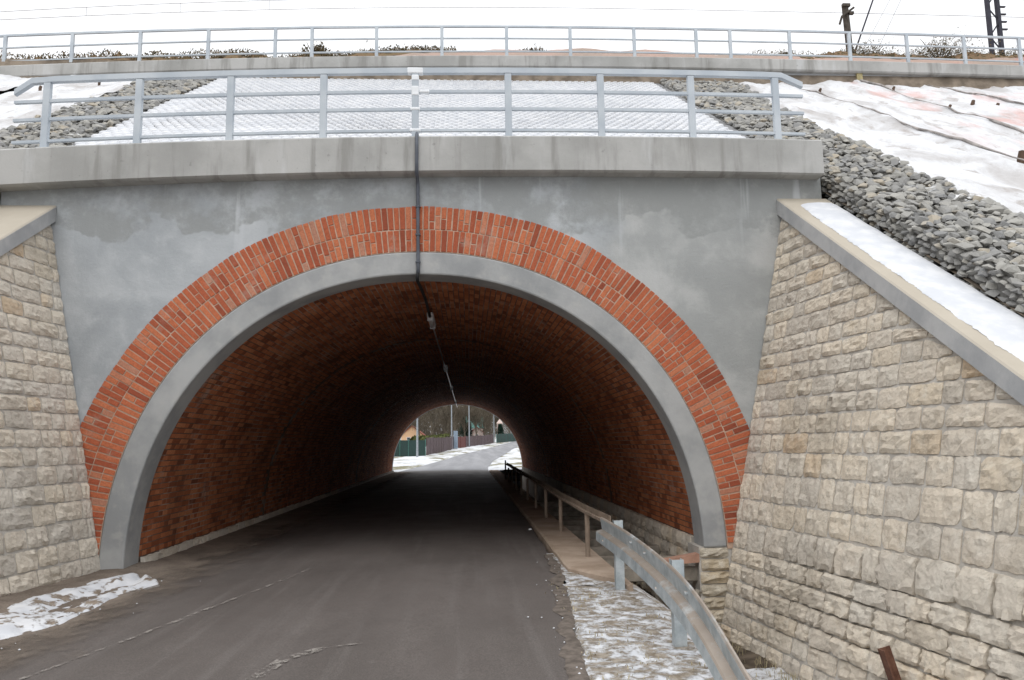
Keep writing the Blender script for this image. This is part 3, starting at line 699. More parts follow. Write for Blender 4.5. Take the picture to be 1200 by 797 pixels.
zr0, zl0 = s_of_z(0.20), s_of_z(0.10, False)
hc = 0.0685; ncs = int((zl0 - zr0) / hc); hc = (zl0 - zr0) / ncs
bricks = []
for c in range(ncs):
    s0, s1 = zr0 + c * hc + 0.0068, zr0 + (c + 1) * hc - 0.0068
    hd = (c % 2 == 1); L = 0.131 if hd else 0.262
    y = Y0 + (0.0 if not hd else 0.066) - L * 0.5 * rng.random()
    while y < Y1:
        ya, yb = max(Y0 + 0.004, y + 0.006), min(Y1, y + L - 0.006)
        if yb - ya > 0.03 and not (ya < 6.02 < yb) and not (ya < 18.02 < yb): bricks.append((s0, s1, ya, yb))
        y += L
B = np.array(bricks); nB = len(B)
pr = nrng.uniform(0.0365, 0.0405, nB)
def corner(si, d): a, b = arch_off(B[:, si], d); return a, b
x0, z0 = corner(0, pr); x1, z1 = corner(1, pr); x0b, z0b = corner(0, 0.06); x1b, z1b = corner(1, 0.06)
VB = np.stack([np.stack([x0, B[:, 2], z0], 1), np.stack([x1, B[:, 2], z1], 1), np.stack([x1, B[:, 3], z1], 1), np.stack([x0, B[:, 3], z0], 1),
               np.stack([x0b, B[:, 2], z0b], 1), np.stack([x1b, B[:, 2], z1b], 1), np.stack([x1b, B[:, 3], z1b], 1), np.stack([x0b, B[:, 3], z0b], 1)], 1)
FB = np.array([(0, 1, 2, 3), (1, 0, 4, 5), (2, 1, 5, 6), (3, 2, 6, 7), (0, 3, 7, 4)])
ctr = VB[:, :4].mean(1)
nx_, nz_ = arch_n((B[:, 0] + B[:, 1]) / 2)
view = ctr - np.array(EYE); dist = np.linalg.norm(view, axis=1)
facing = np.abs((view[:, 0] * nx_ + view[:, 2] * nz_) / dist)
vis = (B[:, 3] - B[:, 2]) * (B[:, 1] - B[:, 0]) * facing / dist ** 2
vis[(ctr[:, 1] > 8)] = 0
big = np.argsort(-vis)[:300]; rest = np.setdiff1d(np.arange(nB), big)
npobj('bricks', VB[rest].reshape(-1, 3), (FB[None] + (np.arange(len(rest)) * 8)[:, None, None]).reshape(-1, 4), 'vault_brick', vault, (0, 15, 2))['kind'] = 'stuff'
for i in big: obj('brick', VB[i], [tuple(f) for f in FB.tolist()], 'vault_brick', vault)
# plinths: low pale kerb on the left, ashlar blocks down into the ditch on the right
lp = MB().box(-3.4, -3.165, 0.42, Y1, -0.3, 0.0); lp.obj('plinth_core', 'lime_mortar', vault)
y = 0.42; k = 0
while y < Y1:
    L = rng.uniform(0.35, 0.6); y2 = min(Y1, y + L)
    c = [(-3.165, y + .008, -0.12), (-3.165, y2 - .008, -0.12), (-3.172, y2 - .008, 0.11 + rng.uniform(-.01, .01)), (-3.172, y + .008, 0.11 + rng.uniform(-.01, .01))]
    if y < 14: stone('plinth_stone', c, Vector((1, 0, 0)), 'pale_limestone', vault, bulge=0.016, base=0.012)
    y = y2; k += 1
MB().box(-3.4, -3.155, 14, Y1, -0.3, 0.11).obj('plinth_strip', 'lime_mortar', vault)
MB().box(3.215, 3.6, 0.46, Y1, -1.2, 0.19).obj('plinth_core', 'lime_mortar', vault)
for r, (a, b) in enumerate(((-0.92, -0.75), (-0.74, -0.57), (-0.56, -0.38), (-0.37, -0.19), (-0.18, 0.0), (0.01, 0.195))):
    y = 0.47
    while y < 13:
        L = rng.uniform(0.28, 0.5)
        stone('plinth_stone', [(3.215, y + L - .008, a), (3.215, y + .008, a), (3.215, y + .008, b), (3.215, y + L - .008, b)], Vector((-1, 0, 0)), 'limestone', vault, bulge=0.03, base=0.02, nx=4, ny=3); y += L

# ------------------------------------------------------------------ embankment, kerb, slope dressing
def slope(y, z0): return z0 + 0.65 * y
def emb(x, y):
    if y < 7.5: return max(-0.05, slope(y, 4.28))
    if y < 22: return 9.75
    return max(-0.05, 9.75 - 0.65 * (y - 22.2))
def emb_sheet(name, xs, ys): grid_sheet(name, xs, ys, emb, 'embankment_soil', kind='structure', smooth=False)
eys = [-7.2, -6.6, -4, -2, 0.25, 3, 7.2, 7.5, 12, 21.9, 22.2, 26, 30.6, 34, 37.4]
emb_sheet('embankment', [-120, -60, -30, -12, -4.98], eys)
emb_sheet('embankment_right', [4.98, 12, 30, 60, 120], eys)
emb_sheet('embankment_middle', [-4.98, 0, 4.98], [0.45, 3, 7.2, 7.5, 12, 21.9, 22.2, 26, 30.6])
bpy.data.objects['embankment_right'].name = 'embankment.001'; bpy.data.objects['embankment_middle'].name = 'embankment.002'
# far portal, closing the embankment at the other end
ss = np.linspace(0.02, ALEN - 0.02, 60); ox, oz = arch_off(ss, 0.04)
out = [(-5.2, -1.2), (-5.2, 4.6), (5.2, 4.6), (5.2, -1.2)] + [(float(a), float(b)) for a, b in zip(ox, oz)]; m = len(out)
fp = MB().add([(a, 30.605, b) for a, b in out] + [(a, 31.0, b) for a, b in out], [tuple(range(m)), tuple(range(2 * m - 1, m - 1, -1))] + [((i + 1) % m, i, m + i, m + (i + 1) % m) for i in range(m)]).obj('far_portal', 'cement_render', None)
tag(fp, 'concrete edge of the far tunnel mouth framing the street', 'tunnel portal')
# the openwork paving between the two railings
pav = empty('openwork_paving', (0, 3, 6.5), 'snow filled openwork concrete paving on the slope behind the lower railing', 'paving')
V = [(-4.76, 0.5, slope(0.5, 4.50)), (4.86, 0.5, slope(0.5, 4.50)), (4.86, 7.44, slope(7.44, 4.50)), (-4.76, 7.44, slope(7.44, 4.50))]
obj('concrete_bed', V, [(0, 1, 2, 3)], 'openwork_concrete', pav)
PV = []; PF = []; dv = Vector((0, 1, 0.65)).normalized(); nv = Vector((0, -0.65, 1)).normalized(); du = Vector((1, 0, 0))
pu, pw = 0.145, 0.135; r_ = 0
Ls = 6.94 * math.sqrt(1 + 0.65 ** 2)
while r_ * pw < Ls - 0.1:
    t = r_ * pw + 0.07; nxs = int(9.5 / pu)
    for c in range(nxs):
        u = -4.76 + 0.08 + (c + 0.5 * (r_ % 2)) * pu
        ctr_ = Vector((u, 0.5, slope(0.5, 4.50))) + dv * t
        cov = noise.noise(Vector((u * 0.55, t * 0.45, 3))) * 0.85 + 0.35 * noise.noise(Vector((u * 2.5, t * 2.2, 9)))
        sz = 0.77 + 0.26 * cov + 0.04 * rng.uniform(-1, 1) + (0.25 if t < 2.3 else 0) + (0.14 if abs(u) > 4.2 else 0)
        hgt = 0.028 + 0.018 * max(0, cov)
        b = len(PV)
        for k in range(6):
            a = k * math.pi / 3 + math.pi / 6; PV.append(ctr_ + du * (math.cos(a) * pu * 0.55 * sz) + dv * (math.sin(a) * pw * 0.60 * sz))
        for k in range(6):
            a = k * math.pi / 3 + math.pi / 6; PV.append(ctr_ + nv * hgt + du * (math.cos(a) * pu * 0.43 * sz) + dv * (math.sin(a) * pw * 0.47 * sz))
        PF += [(b + k, b + (k + 1) % 6, b + 6 + (k + 1) % 6, b + 6 + k) for k in range(6)] + [(b + 6, b + 7, b + 8, b + 9), (b + 6, b + 9, b + 10, b + 11)]
    r_ += 1
npobj('snow_filling', np.array([tuple(v) for v in PV]), PF, 'snow', pav, smooth=True)['kind'] = 'stuff'

# gabion mattresses
def rock_mesh(seed):
    q = random.Random(seed); bm = bmesh.new()
    for _ in range(15):
        v = Vector((q.gauss(0, 1), q.gauss(0, 1), q.gauss(0, 1))).normalized()
        bm.verts.new((v.x * q.uniform(.85, 1.1), v.y * q.uniform(.65, .95), v.z * q.uniform(.36, .55)))
    bmesh.ops.convex_hull(bm, input=bm.verts)
    for v in [v for v in bm.verts if not v.link_faces]: bm.verts.remove(v)
    me = bpy.data.meshes.new('stone'); bm.to_mesh(me); bm.free(); me.materials.append(M['gabion_rock']); return me
ROCK = [rock_mesh(i) for i in range(16)]
ROCKV = []
for me in ROCK:
    ROCKV.append((np.array([tuple(v.co) for v in me.vertices]), [tuple(p.vertices) for p in me.polygons]))
SLOPE_ROT = Matrix(((1, 0, 0), tuple((0, dv.y, nv.y)), tuple((0, dv.z, nv.z))))
def gabion(label, xr, yr, side_x=None, seed=1, inner=0):
    root = empty('gabion_mattress', ((xr(0)[0] + xr(0)[1]) / 2, 0, slope(0, 4.4)), label, 'gabion', 'gabion mattresses on the slope')
    V = []; F = []; ys_ = fr(yr[0], yr[1], 24)
    for y in ys_:
        a, b = xr(y); V += [(a, y, slope(y, 4.30)), (a, y, slope(y, 4.50)), (b, y, slope(y, 4.50)), (b, y, slope(y, 4.30))]
    F = [(i * 4 + j, i * 4 + j + 1, i * 4 + 5 + j, i * 4 + 4 + j) for i in range(24) for j in range(3)] + [(0, 3, 2, 1), (96, 97, 98, 99)]
    MB().add(V, F).obj('bed', 'gabion_bed', root)
    q = random.Random(seed); items = []
    for lo, hi, step in ((-0.05, 0.0, 0.105), (0.02, 0.075, 0.082)):
        y = yr[0]
        while y < yr[1]:
            a, b = xr(y); x = a + q.uniform(0.0, 0.08)
            while x < b:
                s = q.choice((0.045, 0.055, 0.065, 0.075, 0.095)) * q.uniform(.9, 1.2); items.append((Vector((x, y + q.uniform(-.04, .04), 0)), q.uniform(lo, hi) + 0.03 * nz3(x * 2, y * 2), s)); x += s * q.uniform(1.35, 1.75)
            y += step
    if side_x is not None:
        y = yr[0]
        while y < 0.4:
            for hgt in (-0.26, -0.19, -0.12, -0.05, 0.01):
                items.append((Vector((xr(y)[inner] + side_x + q.uniform(-.03, .015), y + q.uniform(-.04, .04), 0)), hgt, q.uniform(0.05, 0.08)))
            y += 0.09
    out_ = []
    for p, up_, s in items:
        P_ = Vector((p.x, p.y, slope(p.y, 4.50) + up_)); rot = Matrix.Rotation(q.uniform(0, 6.28), 3, 'Z') @ Matrix.Rotation(q.gauss(0, 0.28), 3, 'X')
        out_.append((seen_px(P_), P_, SLOPE_ROT @ rot, s, q.randrange(16)))
    out_.sort(key=lambda t: -t[0])
    VV = []; FF = []
    for i, (vis_, P_, rot, s, k) in enumerate(out_):
        if i < 299 and vis_ > 0:
            o = link('rock', ROCK[k], P_, root); o.rotation_euler = rot.to_euler(); o.scale = (s, s, s)
        else:
            Vk, Fk = ROCKV[k]; b = len(VV); W = (np.array(rot) @ (Vk * s).T).T + np.array(P_)
            VV += [tuple(v) for v in W]; FF += [tuple(b + t for t in f) for f in Fk]
    obj('rocks', VV, FF, 'gabion_rock', root, tuple(WORLD[root.name]))['kind'] = 'stuff'
gabion('wide grey rubble gabion strip above the snowy coping, right of the underpass', lambda y: (5.02 if y < 0.45 else 4.88, 6.25 - 0.0 * y + (0.35 * smooth01((y - 4) / 3))), (-6.9, 7.35), 0.0, 3)
gabion('grey rubble gabion strip behind the left end of the lower railing', lambda y: (-6.05, -4.92 if y < 0.45 else -4.78), (-6.9, 7.35), 0.0, 5, 1)
# inner side stones of the left strip stand against the coping as well

# cloth sheets pegged over the soil beside the gabions
def cloth(x0, x1, label, hem=None, seed=0.0):
    root = empty('geotextile_sheet', ((x0 + x1) / 2, 0, slope(0, 4.4)), label, 'ground cloth', 'geotextile sheets on the slope')
    def fz(x, y):
        t = (x - x0) / (x1 - x0)
        f = 4.50 + 0.10 * nz3(x * 0.9 + seed, y * 0.35, 2) + 0.06 * nz3(x * 2.6 + 0.8 * y, y * 0.8 + seed, 6) + 0.06 * abs(nz3(x * 4 + 1.5 * y, y * 1.1, seed)) + 0.03 * abs(nz3(x * 9 - 2 * y, y * 2.2, seed))
        f += 0.06 * smooth01((t - 0.9) * 10) * (hem is not None) - 0.04 * smooth01((0.06 - t) * 16)
        return max(-0.02, slope(y, f))
    k = max(12, int((x1 - x0) * 15))
    grid_sheet('cloth', fr(x0, x1, k), fr(-7.0, 7.43, 170), fz, 'snowy_cloth', root, origin=tuple(WORLD[root.name]))
    if hem is not None:
        P_ = []
        for y in fr(-6.6, 7.2, 60):
            x = x1 + 0.09 * nz3(y * 0.7, seed) + 0.05 * nz3(y * 2.1, seed + 4)
            P_.append((x, y, fz(min(x, x1), y) + 0.025 + 0.02 * nz3(y * 1.3, seed)))
        MB().tube(P_, [max(0.004, 0.016 + 0.03 * nz3(i * 0.23, seed) + 0.012 * nz3(i * 0.9, seed)) for i in range(61)], 6).obj('hem', 'cloth_hem', root, smooth=True)
cloth(6.22, 7.72, 'snowy ground cloth strip directly beside the right gabion', True, 1.3)
cloth(7.74, 9.45, 'second snowy ground cloth strip from the right gabion, between two dark hems', True, 4.7)
cloth(9.47, 11.0, 'snowy and reddish ground cloth strip, third from the right gabion', True, 8.1)
cloth(11.02, 17.0, 'snowy ground cloth at the far right edge of the slope', None, 11.9)
cloth(-8.0, -5.97, 'snowy ground cloth strip beside the left gabion', None, 15.0)
cloth(-13.5, -8.02, 'greyish ground cloth at the far left edge of the slope', None, 19.4)
for (x, y, lab, big) in [(7.95, 6.15, 'short dark peg on the first dark hem near the upper kerb', 1), (9.75, 6.5, 'short dark peg under the upper kerb between the second and third cloth strips', 1), (9.55, 4.4, 'dark peg half way down the second dark hem', 1),
                         (10.25, 4.75, 'left dark clod on the reddish cloth', 1.3), (10.55, 4.5, 'right dark clod on the reddish cloth', 1.2), (7.93, 0.62, 'brown rolled end on the lowest visible part of the first hem', 1.9),
                         (-7.5, 5.5, 'dark peg in the snow left of the lower railing end', 1), (-6.85, 6.4, 'dark peg near the upper kerb on the left', 1)]:
    r = 0.03 * big; zb = slope(y, 4.52)
    o = MB().tube([(x, y, zb - 0.1), (x + 0.01, y - 0.01, zb + 0.05), (x + 0.03, y - 0.02, zb + 0.09 * big)], [r * 0.7, r, r * 0.8], 6).obj('wooden_peg', 'peg_wood', None, origin=(x, y, zb))
    tag(o, lab, 'peg', 'pegs holding the ground cloth')
o = MB().box(9.45, 9.58, 7.36, 7.43, 9.2, 9.62).obj('wooden_board', 'yellow_wood', None); tag(o, 'small yellowish board standing under the upper kerb on the right', 'board')

# upper kerb beam
def ktop(x):
    d = x - 4.0; return 9.89 - (0.0022 if d < 0 else 0.0012) * d * d
kerb = empty('concrete_beam', (2, 7.5, 9.5), 'long grey concrete edge beam along the top of the slope', 'concrete beam')
kx = fr(-17, 21, 50)
MB().sweepx([(x, 7.3, ktop(x)) for x in kx], [(0, -0.25), (0, -0.02), (0.02, 0), (0.5, 0), (0.5, -0.28), (0.03, -0.28)]).obj('edge_lip', 'cast_concrete', kerb)
MB().sweepx([(x, 7.42, ktop(x)) for x in kx], [(0, -0.9), (0, -0.282), (0.3, -0.282), (0.3, -0.9)]).obj('stem', 'coping_concrete', kerb)
# earth bank behind it
def bank(x, y):
    cr = float(np.interp(x, [-20, -11, -6.9, -4.1, -1.5, 1.8, 4, 6.2, 10.8, 15.5, 22], [10.6, 10.86, 10.98, 11.1, 11.3, 11.48, 11.55, 11.46, 11.42, 11.44, 11.3]))
    return 9.7 + (cr - 9.7) * smooth01((y - 7.6) / 2.6) + 0.09 * nz3(x * 0.8, y * 0.8) + 0.05 * nz3(x * 2.3, y * 2.3) - 0.05
grid_sheet('earth_bank', fr(-60, -18, 12) + fr(-17.5, 22, 120) + fr(24, 60, 12), fr(7.78, 11, 22) + [14, 21.9], bank, 'red_earth', kind='structure')

# ------------------------------------------------------------------ railings
def railing(name, label, xs_posts, base, y, heights, post_w, ends, mat='rail_paint', group='steel pipe railings'):
    """heights: list of (z above base, thickness z, depth y, name)"""
    root = empty(name, (0, y, base(0)), label, 'railing', group)
    top = heights[0][0]
    posts = []
    for x in xs_posts:
        p = MB().box(x - post_w / 2, x + post_w / 2, y - 0.03, y + 0.03, base(x) - 0.02, base(x) + top - heights[0][1] / 2 - 0.002).obj('post', mat, root, origin=(x, y, base(x)))
        bevel(p, 0.006, 1); posts.append(p)
        MB().box(x - post_w * 0.8, x + post_w * 0.8, y - 0.06, y + 0.06, base(x) - 0.002, base(x) + 0.012).obj('base_plate', mat, p)
    for h, t, d, nm in heights:
        path = [(x, y - (0.0 if nm == 'handrail' else 0.0), base(x) + h) for x in fr(ends[0], ends[1], 24)]
        if nm == 'handrail' and name == 'lower_railing':
            path = [(ends[0], y, base(ends[0]) + h - 0.14), (ends[0] + 0.19, y, base(ends[0]) + h)] + [(x, y, base(x) + h) for x in fr(ends[0] + 0.45, ends[1] - 0.5, 24)] + [(ends[1] - 0.26, y, base(ends[1]) + h), (ends[1], y, base(ends[1]) + h - 0.12)]
        o = MB().sweepx(path, [(-d / 2, -t / 2), (-d / 2, t / 2), (d / 2, t / 2), (d / 2, -t / 2)]).obj(nm, mat, root)
    return root, posts
lower_posts = [-4.3, -3.26, -2.21, -1.13, -0.05, 1.06, 2.18, 3.29, 4.34]
lr, lposts = railing('lower_railing', 'light grey steel railing on the cornice with white primer at its middle post', lower_posts, ctop, -0.1,
                     [(0.845, 0.066, 0.065, 'handrail'), (0.585, 0.034, 0.04, 'rail'), (0.365, 0.034, 0.04, 'rail'), (0.10, 0.03, 0.04, 'rail')], 0.08, (-4.66, 4.68))
# white primer on the weld joints of the middle post
for x0, x1, z0, z1 in ((-0.145, 0.045, 0.806, 0.882), (-0.094, -0.006, 0.53, 0.65), (0.0, 0.12, 0.566, 0.604), (-0.11, 0.01, 0.345, 0.385), (-0.115, 0.015, 0.08, 0.12), (-0.093, -0.007, 0.72, 0.79)):
    bevel(MB().box(x0, x1, -0.136, -0.062, ctop(0) + z0, ctop(0) + z1).obj('white_primer', 'white_paint', lr), 0.012, 2)
up_posts = [-12.2, -10.8, -9.4, -7.99, -6.55, -5.09, -3.64, -2.84, -1.42, 0.03, 1.48, 2.92, 4.38, 5.81, 6.6, 7.99, 9.4, 10.77, 12.14, 13.48, 14.9, 16.3]
railing('upper_railing', 'long light grey steel railing on the upper concrete beam against the sky', up_posts, ktop, 7.5,
        [(0.78, 0.045, 0.045, 'handrail'), (0.50, 0.028, 0.035, 'rail'), (0.19, 0.028, 0.035, 'rail')], 0.072, (-12.8, 16.9))

# ------------------------------------------------------------------ cable conduit and tunnel lamps
cond = empty('cable_conduit', (-0.02, -0.2, 3.3), 'grey cable pipe running down over the cornice and arch and along the vault crown', 'cable pipe')
r = 0.021
MB().tube([(-0.025, -0.1, ctop(0) + 0.02), (-0.025, -0.19, ctop(0) + 0.03), (-0.025, -0.222, ctop(0) - 0.02), (-0.025, -0.222, ctop(0) - 0.43), (-0.025, -0.19, ctop(0) - 0.47), (-0.025, -0.05, ctop(0) - 0.5), (-0.024, -0.034, ctop(0) - 0.56), (-0.02, -0.034, 3.40), (-0.02, -0.036, 3.32)], r, 10).obj('conduit', 'conduit_plastic', cond, smooth=True)
MB().tube([(-0.02, -0.036, 3.34), (-0.03, -0.03, 3.27), (-0.035, 0.1, 3.25), (-0.03, 0.45, 3.27), (0.0, 1.2, 3.24), (0.0, 2.35, 3.20)], 0.02, 8).obj('cable', 'black_cable', cond, smooth=True)
MB().tube([(0.0, 3.3, 3.20), (0.0, 9.9, 3.20), (-0.0, 16.6, 3.20), (0.0, 25.4, 3.2), (0.0, 30.4, 3.2)], 0.014, 8).obj('pipe', 'pipe_metal', cond, smooth=True)
for z in (4.12, 3.78, 3.45):
    MB().box(-0.05, 0.008, -0.06, -0.008, z - 0.008, z + 0.008).obj('clip', 'conduit_plastic', cond)
for i, (y, lab) in enumerate(((2.4, 'grey strip lamp on the vault crown nearest the entrance'), (10.1, 'second small strip lamp along the vault crown'), (16.9, 'third small strip lamp along the vault crown'), (25.6, 'small lamp on the vault crown at the far mouth'))):
    L = 0.9 if i == 0 else 0.5
    t = empty('tunnel_lamp', (0, y, 3.2), lab, 'lamp', 'lamps along the vault crown')
    hs_ = MB().box(-0.05, 0.05, y, y + L, 3.205, 3.275).obj('housing', 'lamp_housing', t); bevel(hs_, 0.012, 2)
    df = MB().tube([(0, y + 0.02, 3.19), (0, y + L - 0.02, 3.19)], 0.036, 10).obj('diffuser', 'white_plastic', t, smooth=False)
    for yy_ in (y + 0.04, y + L - 0.05): MB().box(-0.042, 0.042, yy_, yy_ + 0.025, 3.15, 3.212).obj('end_clamp', 'lamp_housing', t)

# ------------------------------------------------------------------ crash barrier and ditch railing
cb = empty('crash_barrier', (1.85, -3, 0), 'galvanised steel crash barrier dipping to the ground in the right foreground', 'crash barrier')
zt = lambda y: float(np.interp(y, [-7.2, -6.2, -5.2, -4.9, -4.5, -3.95, -3.2, -2.3, -1.1], [-0.25, -0.06, 0.215, 0.32, 0.44, 0.52, 0.565, 0.595, 0.595]))
path = [(1.87, y, zt(y)) for y in fr(-7.2, -1.12, 60)]
zz = [p[2] for p in path]; sm_ = [sum(zz[max(0, i - 3):i + 4]) / len(zz[max(0, i - 3):i + 4]) for i in range(len(zz))]
path = [(p[0], p[1], q) for p, q in zip(path, sm_)]
prof = [(0.0, 0.0), (-0.010, -0.004), (-0.018, -0.016), (-0.002, -0.118), (-0.052, -0.132), (-0.062, -0.142), (-0.066, -0.222), (-0.05, -0.238), (-0.046, -0.234), (-0.061, -0.220), (-0.057, -0.145), (-0.050, -0.137), (0.005, -0.122), (-0.012, -0.018), (-0.006, -0.010), (0.0, -0.006)]
MB().sweep(path, prof).obj('beam', 'galvanised', cb)
for y in (-1.68, -3.73, -5.9):
    zt_ = zt(y); p = MB(); hgt = zt_ + (0.02 if y > -5 else -0.1)
    # C-shaped post
    x0, x1 = 1.885, 1.965
    p.box(x0, x1, y - 0.03, y - 0.024, -0.3, hgt).box(x0, x0 + 0.006, y - 0.024, y + 0.045, -0.3, hgt).box(x1 - 0.006, x1, y - 0.024, y + 0.045, -0.3, hgt)
    po = p.obj('post', 'galvanised', cb, origin=(1.94, y, 0))
    if y > -5: MB().tube([(1.78, y, zt_ - 0.17), (1.77, y, zt_ - 0.17)], 0.016, 6).obj('bolt', 'galvanised', po)
y = -1.75
for y in (-2.6, -3.1, -4.2): MB().tube([(1.866, y, zt(y) - 0.06), (1.84, y, zt(y) - 0.062)], 0.013, 8).obj('bolt', 'galvanised', cb)
dr = empty('ditch_railing', (1.87, 8, 0), 'dusty brown steel ditch railing running through the tunnel to daylight', 'railing')
path = [(1.9, y, float(np.interp(y, [-1.15, 0.3, 3, 6, 11, 20], [0.575, 0.565, 0.57, 0.58, 0.6, 0.64])) + 0.012 * nz3(y * 0.6, 3)) for y in fr(-1.15, 19.85, 70)]
path = [(p[0] + 0.025 * nz3(p[1] * 0.5, 8), p[1], p[2]) for p in path]
prof = [(0.04, 0.032), (0.04, -0.035), (-0.04, -0.035), (-0.04, -0.005), (-0.035, -0.005), (-0.035, -0.029), (0.035, -0.029), (0.035, 0.032)]
MB().sweep(path, prof).obj('channel_rail', 'dusty_steel', dr)
for y in (0.02, 2.62, 4.83, 6.9, 9.1, 11.2, 13.4, 15.5, 17.6, 19.8):
    MB().tube([(1.89, y, 0.0), (1.89, y, 0.535 if y < 19 else 0.74)], 0.028, 10).obj('post', 'dusty_steel', dr, origin=(1.89, y, 0), smooth=False)
ks = MB()
V = []; F = []; yy = fr(-1.75, 30.6, 90)
for y in yy:
    w_ = 0.02 * nz3(y * 1.7, 3); a = 1.56 + w_ + 0.42 * smooth01((-0.6 - y) / 1.0)
    V += [(a, y, -0.1), (a + 0.01, y, 0.035 + 0.01 * nz3(y * 2, 1)), (a + 0.04, y, 0.052 + 0.008 * nz3(y * 3, 5)), (2.03, y, 0.05 + 0.006 * nz3(y * 2.2, 9)), (2.035 + 0.01 * nz3(y * 4, 2), y, -0.4)]
F = [(i * 5 + j, i * 5 + j + 1, i * 5 + 6 + j, i * 5 + 5 + j) for i in range(90) for j in range(4)] + [(4, 3, 2, 1, 0)]
o = obj('concrete_ledge', V, F, 'sandy_concrete', None, (1.8, 5, 0)); tag(o, 'sandy concrete ledge between road and ditch carrying the brown railing', 'kerb')
# struts across the ditch
ord_ = ['first', 'second', 'third', 'fourth', 'fifth', 'sixth', 'seventh', 'eighth', 'ninth', 'tenth', 'eleventh', 'twelfth']
for i in range(12):
    y = 0.12 + i * 0.95; z = -0.10 + rng.uniform(-.02, .02); h = 0.16
    mb = MB().box(2.05, 3.20, y, y + 0.15, z - h, z)
    o = mb.obj('ditch_strut', 'timber', None, origin=(2.6, y, z)); bevel(o, 0.012, 1); o.rotation_euler = (0, rng.uniform(-.02, .02), rng.uniform(-.03, .03))
    tag(o, f'grey beam across the ditch, {ord_[i]} from the tunnel entrance', 'beam', 'beams across the ditch')
o = MB().add([(2.62, -0.12, -0.05), (3.2, 0.02, -0.04), (3.2, 0.16, -0.04), (2.62, 0.0, -0.05), (2.62, -0.12, 0.0), (3.2, 0.02, 0.06), (3.2, 0.16, 0.06), (2.62, 0.0, 0.0)],
             [(3, 2, 1, 0), (4, 5, 6, 7), (0, 1, 5, 4), (1, 2, 6, 5), (2, 3, 7, 6), (3, 0, 4, 7)]).obj('plank', 'fresh_timber', None)
tag(o, 'reddish plank lying on the first ditch beam by the stone pier', 'plank')
o = MB().tube([(2.75, -0.22, -0.75), (3.14, 0.03, -0.36)], 0.04, 6).obj('prop', 'timber', None); tag(o, 'slanting grey prop under the beam at the stone pier', 'prop')
# rusty stake in the foreground
st = MB(); b0 = Vector((3.66, -3.0, -0.25)); b1 = Vector((3.86, -3.06, -1.05))
def lbar(b0, b1, w_, t_):
    ax = (b1 - b0).normalized(); sx = Vector((1, 0, 0)); sx = (sx - ax * sx.dot(ax)).normalized(); sy = ax.cross(sx)
    pr_ = [(0, 0), (w_, 0), (w_, t_), (t_, t_), (t_, w_), (0, w_)]
    V = [b + sx * a + sy * c for b in (b0, b1) for a, c in pr_]
    return V, [tuple(range(6)), tuple(range(11, 5, -1))] + [((j + 1) % 6, j, 6 + j, 6 + (j + 1) % 6) for j in range(6)]
st.add(*lbar(b0 + Vector((-0.035, 0, 0)), b1 + Vector((-0.035, 0, 0)), 0.095, 0.012))
o = st.obj('steel_stake', 'rusty_steel', None, origin=b1); tag(o, 'rusty brown angle iron stake leaning before the right wing wall', 'stake')
o = MB().add(*[list(ROCKV[3][0] * 0.03 + np.array((1.47, 3.0, 0.05))), ROCKV[3][1]]).obj('pebble', 'white_paint', None); tag(o, 'small white lump at the road edge inside the tunnel', 'litter')

# dry grass along the foot of the right wing
def tufts(name, pts, hgt, mat, blades=9, wd=0.006, spread=0.05):
    V = []; F = []
    for x, y, z in pts:
        for _ in range(blades):
            a = rng.uniform(0, 6.28); lean = rng.uniform(0.1, 0.7); h = hgt * rng.uniform(0.5, 1.2); bx, by = x + rng.gauss(0, spread), y + rng.gauss(0, spread)
            d = Vector((math.cos(a), math.sin(a), 0)); sd = Vector((-d.y, d.x, 0)) * wd; b = len(V); p = Vector((bx, by, z))
            V += [p - sd, p + sd, p + d * lean * h * 0.4 + Vector((0, 0, h * 0.6)) + sd * 0.7, p + d * lean * h * 0.4 + Vector((0, 0, h * 0.6)) - sd * 0.7, p + d * lean * h + Vector((0, 0, h * 0.85))]
            F += [(b, b + 1, b + 2, b + 3), (b + 3, b + 2, b + 4)]
    o = obj(name, V, F, mat, None, None); o['kind'] = 'stuff'; return o
pts = []
for _ in range(60):
    y = rng.uniform(-4.5, -0.3); x = 3.33 + (-y) * 0.13 - abs(rng.gauss(0, 0.12)); pts.append((x, y, hz_right(x, y) - 0.01))
tufts('dry_grass', pts, 0.085, 'dry_grass', 12, 0.003, 0.07)
pts = []
for _ in range(90):
    y = rng.uniform(-6.5, -0.8); x = rng.uniform(1.3, 2.2); pts.append((x, y, hz_right(x, y) - 0.01))
tufts('verge_grass', pts, 0.035, 'dry_grass', 6, 0.004, 0.05)

# ------------------------------------------------------------------ railway masts, wires, shrubs on the bank
mast = empty('railway_mast', (17.1, 13, 11), 'dark steel lattice railway mast at the right edge above the railing', 'mast')
for dx in (-0.16, 0.16):
    MB().box(17.05 + dx - 0.05, 17.05 + dx + 0.05, 12.94, 13.06, 11.0, 20).obj('leg', 'dark_steel', mast)
for i in range(18):
    z = 11.2 + i * 0.5; sgn = 1 if i % 2 else -1
    MB().tube([(17.05 - 0.16 * sgn, 13, z), (17.05 + 0.16 * sgn, 13, z + 0.45)], 0.022, 5).obj('lattice_bar', 'dark_steel', mast)
for z in (13.9, 14.15, 14.4, 14.65): MB().box(17.26, 17.46, 12.97, 13.03, z, z + 0.04).obj('rung', 'dark_steel', mast)
wpole = empty('wooden_pole', (12.4, 13, 11), 'short dark wooden pole with crossarm behind the upper railing', 'pole')
MB().tube([(12.42, 13, 10.9), (12.30, 13, 14.62)], [0.11, 0.095], 10).obj('shaft', 'pole_wood', wpole)
MB().box(12.18, 12.42, 12.88, 12.98, 14.55, 14.64).obj('cap', 'pole_wood', wpole)
